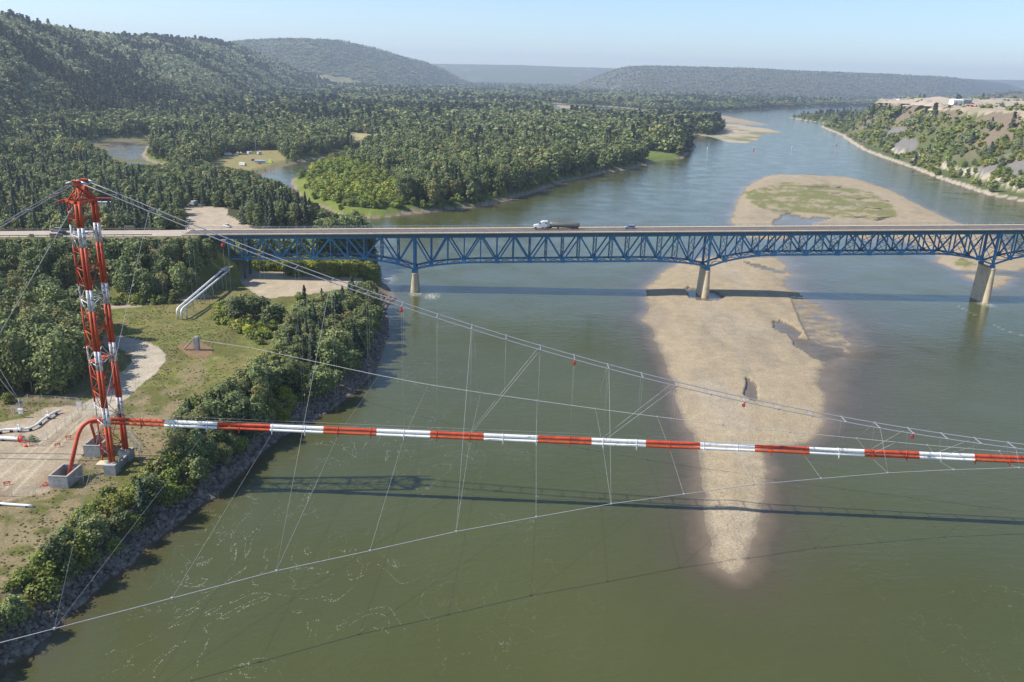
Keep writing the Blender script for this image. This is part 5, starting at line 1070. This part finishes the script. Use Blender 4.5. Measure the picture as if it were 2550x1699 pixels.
# the forest
CLEAR = [YARD, ROAD1, PAD, TRACK, MOUND, LOT, CAMP, CAMP2, FIELD, MEADOW, COVE]+FIELDS_HILL
def forest():
    out = []; r = 395.0
    WIL = gp([(728, 448), (760, 432), (800, 410), (850, 400), (930, 420), (985, 455), (1010, 500), (990, 530), (900, 532), (840, 520), (780, 492)], 3)
    while r < 9500:
        sp = float(np.interp(r, [400, 700, 1500, 3000, 6000, 9500], [5.8, 6.4, 8.6, 13.5, 25, 42])); n = int(1.34*r/sp); a = (np.arange(n)+RNG.random(n))/n*1.34-.67; rr = r+RNG.random(n)*sp
        out.append(np.stack([rr*np.sin(a), rr*np.cos(a), np.full(n, sp)], 1)); r += sp
    A = np.vstack(out); x, y, sp = A.T; h, inr, dsh, dL, dR, isC, hb = terrain(x, y); D = np.hypot(x, y)
    s = (x-PX1)*GDX+(y-PY1)*GDY; nn = -(x-PX1)*GDY+(y-PY1)*GDX-4.8
    ok = ~inr & (h > 1.6) & (dsh > 3) & ~((nn < 14) & (s < 40))
    for P in CLEAR: ok &= ~inside(x, y, P)
    isl = inside(x, y, ISLG); ok &= ~(isl & (RNG.random(len(x)) > .5))
    f = fbm(x, y, 55, 3, 301); g = fbm(x, y, 25, 3, 302); sprc = fbm(x, y, 210, 4, 303)
    dens = np.where(dsh < 8, .6, 1.0); slope_c = isC & (dR > 8)
    dens = np.where(isC, np.where(dR < 26, .12, np.where(h < 57, np.clip(.85+f*1.7, .04, 1), np.where(dR > 1050, .9, .02))), dens)
    for P in scr: dens = np.where(inside(x, y, P), .03, dens)
    dens = np.where((h > 15) & ~isC & (f < -.55), .35, dens)
    dens = np.where((LAYERS[3][0, 0] < np.arctan2(x, y)) & (D > 5200) & ~isC, .75, dens)
    dens = dens*np.where((f < -.3) & ~isC, .72, .97)
    ok &= RNG.random(len(x)) < dens
    x, y, sp, h, D, dsh, f, g, sprc, isC = [q[ok] for q in (x, y, sp, h, D, dsh, f, g, sprc, isC)]; n = len(x); rnd = RNG.random(n)
    hill = (h > 14) & ~isC; ps = np.clip(.12+sprc*.6+g*.2, .02, .65); ps = np.where(hill, np.clip(.17+sprc*1.3+fbm(x, y, 75, 3, 333)*1.3, .02, .97), ps); ps = np.where(isC, .07, ps); ps = np.where((D > 1900) & ~hill, np.clip(.2+sprc*.8, .03, .7), ps)
    kind = np.where(rnd < ps, 1, 0); H = np.where(kind == 1, RNG.uniform(13, 22, n), RNG.uniform(12, 20, n)*(1+.15*f)); H = np.where(hill & (kind == 0), H*.62, H); H = np.where(hill & (kind == 1), H*.95, H); H = np.where(isC, np.where(kind == 1, H*.7, RNG.uniform(4.5, 9.5, n)), H)
    H = H*(1+.4*fbm(x, y, 70, 3, 410)+.25*fbm(x, y, 18, 2, 411)); H = np.where((x > -150) & (y < 1300) & (kind == 0) & ~isC, H*1.12, H)
    nearw = (y < 760) & (x < -95); H = np.where(nearw, np.where(kind == 1, RNG.uniform(11, 17, n), RNG.uniform(6.5, 11.5, n)), H); H = np.where((y >= 760) & (y < 1500) & (x < 0), H*.85, H)
    kind = np.where(inside(x, y, ISLG), 2, kind); H = np.where(hill & (D > 4500), H*.55, H); wf_far = np.where(hill & (D > 4500), 1.35, 1.0); H = np.where((kind == 1) & ~hill & (D > 600) & ~nearw, H*1.22, H)
    wil = (inside(x, y, WIL) | inside(x, y, ISLG)) & ~hill; edge = (dsh < 14) & ~isC; kind = np.where(wil | (edge & (RNG.random(n) < .75)), 2, kind); H = np.where(kind == 2, RNG.uniform(2.8, 5.5, n)*(1+.25*wil), H)
    kind = np.where(isC & (RNG.random(n) < .55), 2, kind); H = np.where(isC & (kind == 2), RNG.uniform(3.5, 7, n), H)
    wf = np.clip(sp/6.4, .85, 3.2)*np.where(kind == 1, .95, 1.05)*RNG.uniform(.85, 1.15, n)*wf_far; H = H*np.clip(sp/14, 1, 1.2)
    return x, y, kind, H, wf
fx, fy, fk, fH, fw = forest()
tx = np.array([t[0] for t in T]); ty = np.array([t[1] for t in T]); tk_ = np.array(['bsw'.index(t[2]) for t in T]); tH = np.array([t[3] for t in T]); tw_ = np.array([t[4] for t in T])
fx = np.concatenate([tx, fx]); fy = np.concatenate([ty, fy]); fk = np.concatenate([tk_, fk]); fH = np.concatenate([tH, fH]); fw = np.concatenate([tw_, fw])
fz, inr_, dsh_, *_ = terrain(fx, fy)
sR = (fx-PX1)*GDX+(fy-PY1)*GDY; nR = -(fx-PX1)*GDY+(fy-PY1)*GDX
fr_ = (nR < 0) & (nR > -75) & (sR < 40); fH = np.where(fr_, np.minimum(fH, np.maximum(1.5, deckz(sR)-.5-fz+(-nR)*.12*(fx < -110))), fH)
Dq = np.hypot(fx, fy); tgt = [SLOUGH, CAMP, LOT, FIELD, gp(SH_LEFT[41:]+SH_ISL[:12]), gp([(1384, 264), (1466, 264), (1466, 292), (1384, 292)]), gp([(1190, 228), (1245, 230), (1245, 236), (1190, 234)])]
for dd in (12, 25, 40, 60, 85, 110):
    qx = fx*(1+dd/Dq); qy = fy*(1+dd/Dq); hit = np.zeros(len(fx), bool)
    for P in tgt: hit |= inside(qx, qy, P)
    hit &= (Dq > 395); fH = np.where(hit, np.minimum(fH, np.maximum(2.2, (CH-fz)*dd/(Dq+dd)*.85+1.5)), fH)
lineU = [480, 622, 780, 944, 1000]; lineV = [845, 866, 897, 935, 945]
uu = np.array([pix(a, b_, c) for a, b_, c in zip(fx, fy, fz)]); vl = np.interp(uu[:, 0], lineU, lineV)+6; capz = (uu[:, 1]-vl)/(2030/np.maximum(Dq, 1))
nl_ = (Dq < 275) & (uu[:, 0] > 560) & (uu[:, 0] < 960) & (uu[:, 1] > vl+26) & (fx > -110); fH = np.where(nl_, np.minimum(fH, np.maximum(2.0, capz)), fH)
tl = np.interp(uu[:, 0], [0, 108, 195, 235, 300, 360, 425, 432, 470, 520, 560, 620, 700, 720, 770, 830, 900, 950], [1475, 1362, 1285, 1200, 1212, 1165, 1112, 1015, 985, 985, 950, 905, 850, 745, 722, 700, 740, 762])
st_ = (fx > -110) & (fy < 300) & (Dq < 330) & (dseg(fx, fy, P_LEFT, False) < 37); cz = (uu[:, 1]-tl)/(2030/np.maximum(Dq, 1))*1.08; kill = st_ & (cz < 1.0); fH = np.where(st_, np.minimum(fH, np.maximum(1.2, cz*RNG.uniform(.82, 1.05, len(fx)))), fH)
fw = np.where(fr_ & (fH < 6) & (fk == 0), fw*1.4, fw)
kill |= (fy > 365) & (fy < 560) & (uu[:, 0] > 455) & (uu[:, 0] < 600) & (uu[:, 1] > 522)
ok = ~kill & ~((nR > -5) & (nR < 17) & (sR < -60)); ok = ok &  ~inr_ & (fz > .8); fx, fy, fk, fH, fw, fz = [q[ok] for q in (fx, fy, fk, fH, fw, fz)]
D = np.hypot(fx, fy); vis = np.array([0 <= pix(a, b, c)[0] <= 2550 and pix(a, b, c+h)[1] < 1699 for a, b, c, h in zip(fx[D < 1200], fy[D < 1200], fz[D < 1200], fH[D < 1200])]); V = np.zeros(len(fx), bool); V[np.where(D < 1200)[0]] = vis
ind = np.zeros(len(fx), bool)
for k in range(3):
    c = np.where(V & (fk == k))[0]; c = c[np.argsort(-(fH/D)[c])][:296]; ind[c] = True
pass
print('trees', len(fx), 'individuals', ind.sum())
def wherelab(u, v, y, k, x):
    nm = {0: ('leafy green', 'broadleaf tree'), 1: ('dark pointed', 'spruce'), 2: ('low bushy bright green', 'shrub')}[k]
    s = (x-PX1)*GDX+(y-PY1)*GDY; n = -(x-PX1)*GDY+(y-PY1)*GDX
    if y < 345 and x > -160 and n < 0:
        d = DLN(x, y)
        if d < 36 and y > 190: w = 'of the wooded bank between tower and bridge'
        elif d < 24: w = 'of the bushy strip above the riprap'
        elif y > 240 and x > -125 and y < 300: w = 'of the clump beside the rising pipes'
        elif u < 250: w = 'of the dark grove left of the tower'
        else: w = 'of the grass field behind the tower'
        if y > 300 and u < 540: w = 'of the trees below the highway embankment'
        return nm, w
    if n < 20: return nm, ('of the growth under the blue bridge end' if u > 500 else 'of the row before the highway embankment')
    if u > 2000: return nm, 'of the steep right bank'
    if u > 735: return nm, 'of the wooded island shore'
    if u > 560: return nm, 'of the wood by the side channel'
    return nm, 'of the woods behind the highway'
def DLN(x, y): return float(dseg(np.array([x]), np.array([y]), P_LEFT, False)[0])
LB = {}
for i in np.where(ind)[0]:
    k = int(fk[i]); kk = 'bsw'[k]; x, y, z = fx[i], fy[i], fz[i]; H = fH[i]; v = i % 3; sc = H/SPEC[kk]['H']; scw = sc*fw[i] if H > 11 or kk == 's' else sc*fw[i]*1.18
    u, vv = pix(x, y, z); nm, w = wherelab(u, vv, y, k, x)
    root_lab = None
    root = empty(SPEC[kk]['name'], (x, y, z), random.uniform(0, 6.28)); root.scale = (scw, scw, sc)
    LB.setdefault((nm[1], w), []).append((root, u, vv, H, fw[i], fx[i], fy[i])); tag(root, None, SPEC[kk]['cat'], f'{nm[1]}s {w}')
    yl = kk == 'w' and ((w.startswith('of the clump') and i % 5 < 4) or (w.startswith('of the growth') and i % 3 < 1) or (w.startswith('of the wooded bank') and i % 3 == 0) or (w.startswith('of the grass') and i % 2 == 0))
    for nm_, me in (('trunk', TRM[kk, v]), ('crown', NEARM['y' if yl else kk, v])): o = bpy.data.objects.new(nm_, me); C.objects.link(o); o.parent = root
for (kn, w), L in LB.items():
    us = sorted(q[1] for q in L); vs_ = sorted(q[2] for q in L); hs = sorted(q[3] for q in L); ws = sorted(q[4] for q in L); n = len(L)
    def tert(a, v, names): return names[min(2, int(3*a.index(v)/len(a)))]
    for q in L:
        if n == 1: q[0]['label'] = f'{ {"broadleaf tree": "leafy", "spruce": "dark pointed", "shrub": "bushy"}[kn]} {kn} {w}'; continue
        pu = tert(us, q[1], ('left', 'middle', 'right')); pv = tert(vs_, q[2], ('back', 'centre', 'front')); hq = tert(hs, q[3], ('short', 'mid-height', 'tall')); wq = tert(ws, q[4], ('slim', 'medium', 'wide'))
        q[0]['label'] = f'{hq} {wq} {kn}, {pv} {pu} {w}'
for (u, v, k, lab) in ((700*KD, 693*KD, 1, 'lone pointed spruce on the lawn beside the bare gravel pad'), (809*KD, 676*KD, 1, 'lone spruce standing at the right end of the gravel pad'), (78*KD, 1240*KD, 1, 'tiny lone spruce on the grass slope at the lower left'), (402*KD, 692*KD, 0, 'small lone round tree beside the dirt track under the embankment'), (466*KD, 985*KD, 1, 'pointed spruce rising directly above the leftmost white pipe band')):
    p = at(u, v, 5.4); best = min((o for o in C.objects if o.name.startswith(SPEC['bsw'[k]]['name'])), key=lambda o: (o.location.x-p[0])**2+(o.location.y-p[1])**2); best['label'] = lab
    if 'group' in best: del best['group']
def scatter(name, k, label, cat, data=None, lm=None):
    m = (~ind) & (fk == k); X, Y, Z, Hh, Wd, Dd = data if data else (fx[m], fy[m], fz[m], fH[m], fw[m], D[m]); kk = 'bsw'[k]; n = len(X); lod = np.where(Dd < 1100, 1, 2); var = np.arange(n) % 3
    pid = 1+(lod-1)*3+var; sc = Hh/SPEC[kk]['H']; scl = np.stack([sc*Wd, sc*Wd, sc], 1)
    if k == 1: scl[:, :2] = np.stack([sc*np.clip(Wd, .9, 1.7)]*2, 1)
    if k == 0: cap = np.where(Hh < 11, 1.2, 1.0); scl[:, :2] *= cap[:, None]
    vs = [np.stack([X, Y, Z], 1)]; fs = []; fm = []; fl = []; pidv = [np.zeros(n)]; selv = [pid]; base = n
    for lo_ in (1, 2):
        for v in range(3):
            q, lc = PRO[kk, lo_, v]; nq = len(q); vs.append(q.reshape(-1, 3)); fs.append(np.arange(base, base+nq*4).reshape(-1, 4)); base += nq*4; fm.append(np.zeros(nq)); fl.append(lc); pidv.append(np.full(nq*4, 1+(lo_-1)*3+v)); selv.append(np.zeros(nq*4))
            if lo_ == 1:
                tm = TRM[kk, v]; tv = np.array([tuple(p.co) for p in tm.vertices]); t4 = [tuple(p.vertices) for p in tm.polygons if len(p.vertices) == 4]; vs.append(tv); fs.append(np.array(t4)+base); base += len(tv); fm.append(np.ones(len(t4))); fl.append(np.zeros(len(t4))); pidv.append(np.full(len(tv), 1+v)); selv.append(np.zeros(len(tv)))
    co_ = np.vstack(vs); Fc = np.vstack(fs); me = bpy.data.meshes.new(name); me.vertices.add(len(co_)); me.vertices.foreach_set('co', co_.astype(np.float32).ravel()); nf_ = len(Fc); me.loops.add(nf_*4); me.polygons.add(nf_)
    me.loops.foreach_set('vertex_index', Fc.astype(np.int32).ravel()); me.polygons.foreach_set('loop_start', np.arange(0, nf_*4, 4, dtype=np.int32)); me.materials.append(lm or LM[kk]); me.materials.append(M['palebark' if kk == 'b' else 'bark']); me.polygons.foreach_set('material_index', np.concatenate(fm).astype(np.int32)); me.update(calc_edges=True)
    def fa(nm, dom, typ, arr, key='value'): a = me.attributes.new(nm, typ, dom); a.data.foreach_set(key, arr.astype(np.float32).ravel())
    fa('lc', 'FACE', 'FLOAT', np.concatenate(fl)); fa('pid', 'POINT', 'FLOAT', np.concatenate(pidv)); fa('sel', 'POINT', 'FLOAT', np.concatenate(selv)); tot = len(co_)
    S3 = np.ones((tot, 3)); S3[:n] = scl; fa('scl', 'POINT', 'FLOAT_VECTOR', S3, 'vector'); R3 = np.zeros((tot, 3)); R3[:n, 2] = RNG.random(n)*6.28; fa('rot', 'POINT', 'FLOAT_VECTOR', R3, 'vector')
    o = bpy.data.objects.new(name, me); C.objects.link(o); tag(o, label, cat, kind='stuff')
    ng = bpy.data.node_groups.new(name, 'GeometryNodeTree'); ng.interface.new_socket('Geometry', in_out='INPUT', socket_type='NodeSocketGeometry'); ng.interface.new_socket('Geometry', in_out='OUTPUT', socket_type='NodeSocketGeometry')
    gi = ng.nodes.new('NodeGroupInput'); go = ng.nodes.new('NodeGroupOutput'); jn = ng.nodes.new('GeometryNodeJoinGeometry')
    def named(nm, t): q = ng.nodes.new('GeometryNodeInputNamedAttribute'); q.data_type = t; q.inputs['Name'].default_value = nm; return q.outputs['Attribute']
    def cmp_(src, val): q = ng.nodes.new('FunctionNodeCompare'); q.data_type = 'FLOAT'; q.operation = 'EQUAL'; q.inputs['Epsilon'].default_value = .1; ng.links.new(src, q.inputs['A']); q.inputs['B'].default_value = val; return q.outputs[0]
    A_pid = named('pid', 'FLOAT'); A_sel = named('sel', 'FLOAT'); A_scl = named('scl', 'FLOAT_VECTOR'); A_rot = named('rot', 'FLOAT_VECTOR')
    for p in range(1, 7):
        s1 = ng.nodes.new('GeometryNodeSeparateGeometry'); s1.domain = 'POINT'; ng.links.new(gi.outputs[0], s1.inputs[0]); ng.links.new(cmp_(A_pid, p), s1.inputs[1])
        s2 = ng.nodes.new('GeometryNodeSeparateGeometry'); s2.domain = 'POINT'; ng.links.new(gi.outputs[0], s2.inputs[0]); ng.links.new(cmp_(A_sel, p), s2.inputs[1])
        ip = ng.nodes.new('GeometryNodeInstanceOnPoints'); ng.links.new(s2.outputs[0], ip.inputs['Points']); ng.links.new(s1.outputs[0], ip.inputs['Instance']); ng.links.new(A_scl, ip.inputs['Scale']); ng.links.new(A_rot, ip.inputs['Rotation']); ng.links.new(ip.outputs[0], jn.inputs[0])
    ng.links.new(jn.outputs[0], go.inputs[0]); md = o.modifiers.new('scatter', 'NODES'); md.node_group = ng
WILW = gp([(728, 448), (760, 432), (800, 410), (850, 400), (930, 420), (985, 455), (1010, 500), (990, 530), (900, 532), (840, 520), (780, 492)], 3)
thk = (fk == 2) & ~ind & (inside(fx, fy, WILW) | inside(fx, fy, ISLG)); keep_ = np.where(thk)[0]; fk = np.where(thk, 3, fk)
scatter('willow_thicket', 2, 'bright yellow green young willows on the low point of the island', 'willows', (fx[keep_], fy[keep_], fz[keep_], fH[keep_], fw[keep_], D[keep_]), leafmat('young_willow_foliage', (.19, .235, .035), (.36, .40, .07), (.40, .38, .06), .25))
scatter('broadleaf_forest', 0, 'broad green deciduous forest covering the valley floor and hills', 'forest'); scatter('spruce_forest', 1, 'dark spruce stands across the valley floor and hillsides', 'forest'); scatter('shrub_thickets', 2, 'bright low willow thickets along the shores and banks', 'shrubs')
X = RNG.uniform(-175, -50, 34000); Y = RNG.uniform(95, 335, 34000); h_, i_, d_, *_ = terrain(X, Y); uv = np.array([pix(a, b_, 5) for a, b_ in zip(X, Y)]); g_ = fbm(X, Y, 9, 3, 500)
k_ = ~i_ & (d_ > 7) & (uv[:, 0] > -60) & (h_ < 8) & (RNG.random(len(X)) < np.clip(.45+g_*1.1, .05, 1))
for P in (YARD, ROAD1, PAD, TRACK, MOUND): k_ &= ~inside(X, Y, P)
n_ = k_.sum(); lg = leafmat('dry_grass_blades', (.20, .19, .075), (.40, .33, .17), (.24, .27, .06), .35)
scatter('grass_tufts', 2, 'rough tufts of tall dry grass over the left bank', 'grass', (X[k_], Y[k_], h_[k_]-.05, RNG.uniform(.10, .30, n_), RNG.uniform(1.0, 2.4, n_), np.full(n_, 9999.)), lg)
for i, (u, v) in enumerate([(1077, 492), (1135, 470), (1190, 462), (1258, 458), (1330, 448), (1417, 430), (1460, 425), (1010, 470)]):
    g0 = gnd(u, v); m = MB(); hh = random.uniform(15, 19); m.tube([(0, 0, -.5), (.3, 0, hh*.5), (0, .3, hh)], .3, 6, radii=[.34, .25, .06])
    for j in range(14):
        z_ = hh*(.4+.58*j/14); a_ = j*2.4; L_ = random.uniform(1.2, 2.8)*(1.15-z_/hh*.6); m.tube([(.15, .1, z_), (math.cos(a_)*L_, math.sin(a_)*L_, z_+L_*.8)], .07, 4, radii=[.09, .03])
    o = m.build('dead_tree', M['palebark']); put(o, g0, i*1.1); tag(o, 'pale leafless dead tree standing among the green island trees', 'dead tree', 'bare dead trees in the island woods')
m = MB(); p = gnd(1502, 390); m.tube([(0, 0, -.5), (.2, 0, 6), (0, .2, 12)], .5, 7, radii=[.6, .4, .15]); [m.tube([(0, 0, z), (math.cos(z)*1.6, math.sin(z)*1.6, z+.9)], .1, 4) for z in (5, 7, 9)]
o = m.build('dead_tree', M['brown']); o.location = p; tag(o, 'bare dead trunk standing on the island shore beside the meadow', 'dead tree')
# ------------------------------------------------------------------ haze
m = MB(); m.box((0, 7000, 240), (30000, 20000, 560)); hz = m.build('haze', bpy.data.materials.new('haze_air')); tag(hz, kind='stuff'); hz['label'] = 'thin blue summer haze filling the valley air'; hz['category'] = 'haze'
hm_ = hz.data.materials[0]; hm_.use_nodes = True; nt = hm_.node_tree; nt.nodes.clear(); out = nt.nodes.new('ShaderNodeOutputMaterial'); pv = nt.nodes.new('ShaderNodeVolumePrincipled'); pv.inputs['Color'].default_value = (.72, .84, 1.0, 1); pv.inputs['Density'].default_value = 8.8e-5; pv.inputs['Anisotropy'].default_value = .2; nt.links.new(pv.outputs[0], out.inputs['Volume'])
print('objects', len(C.objects))
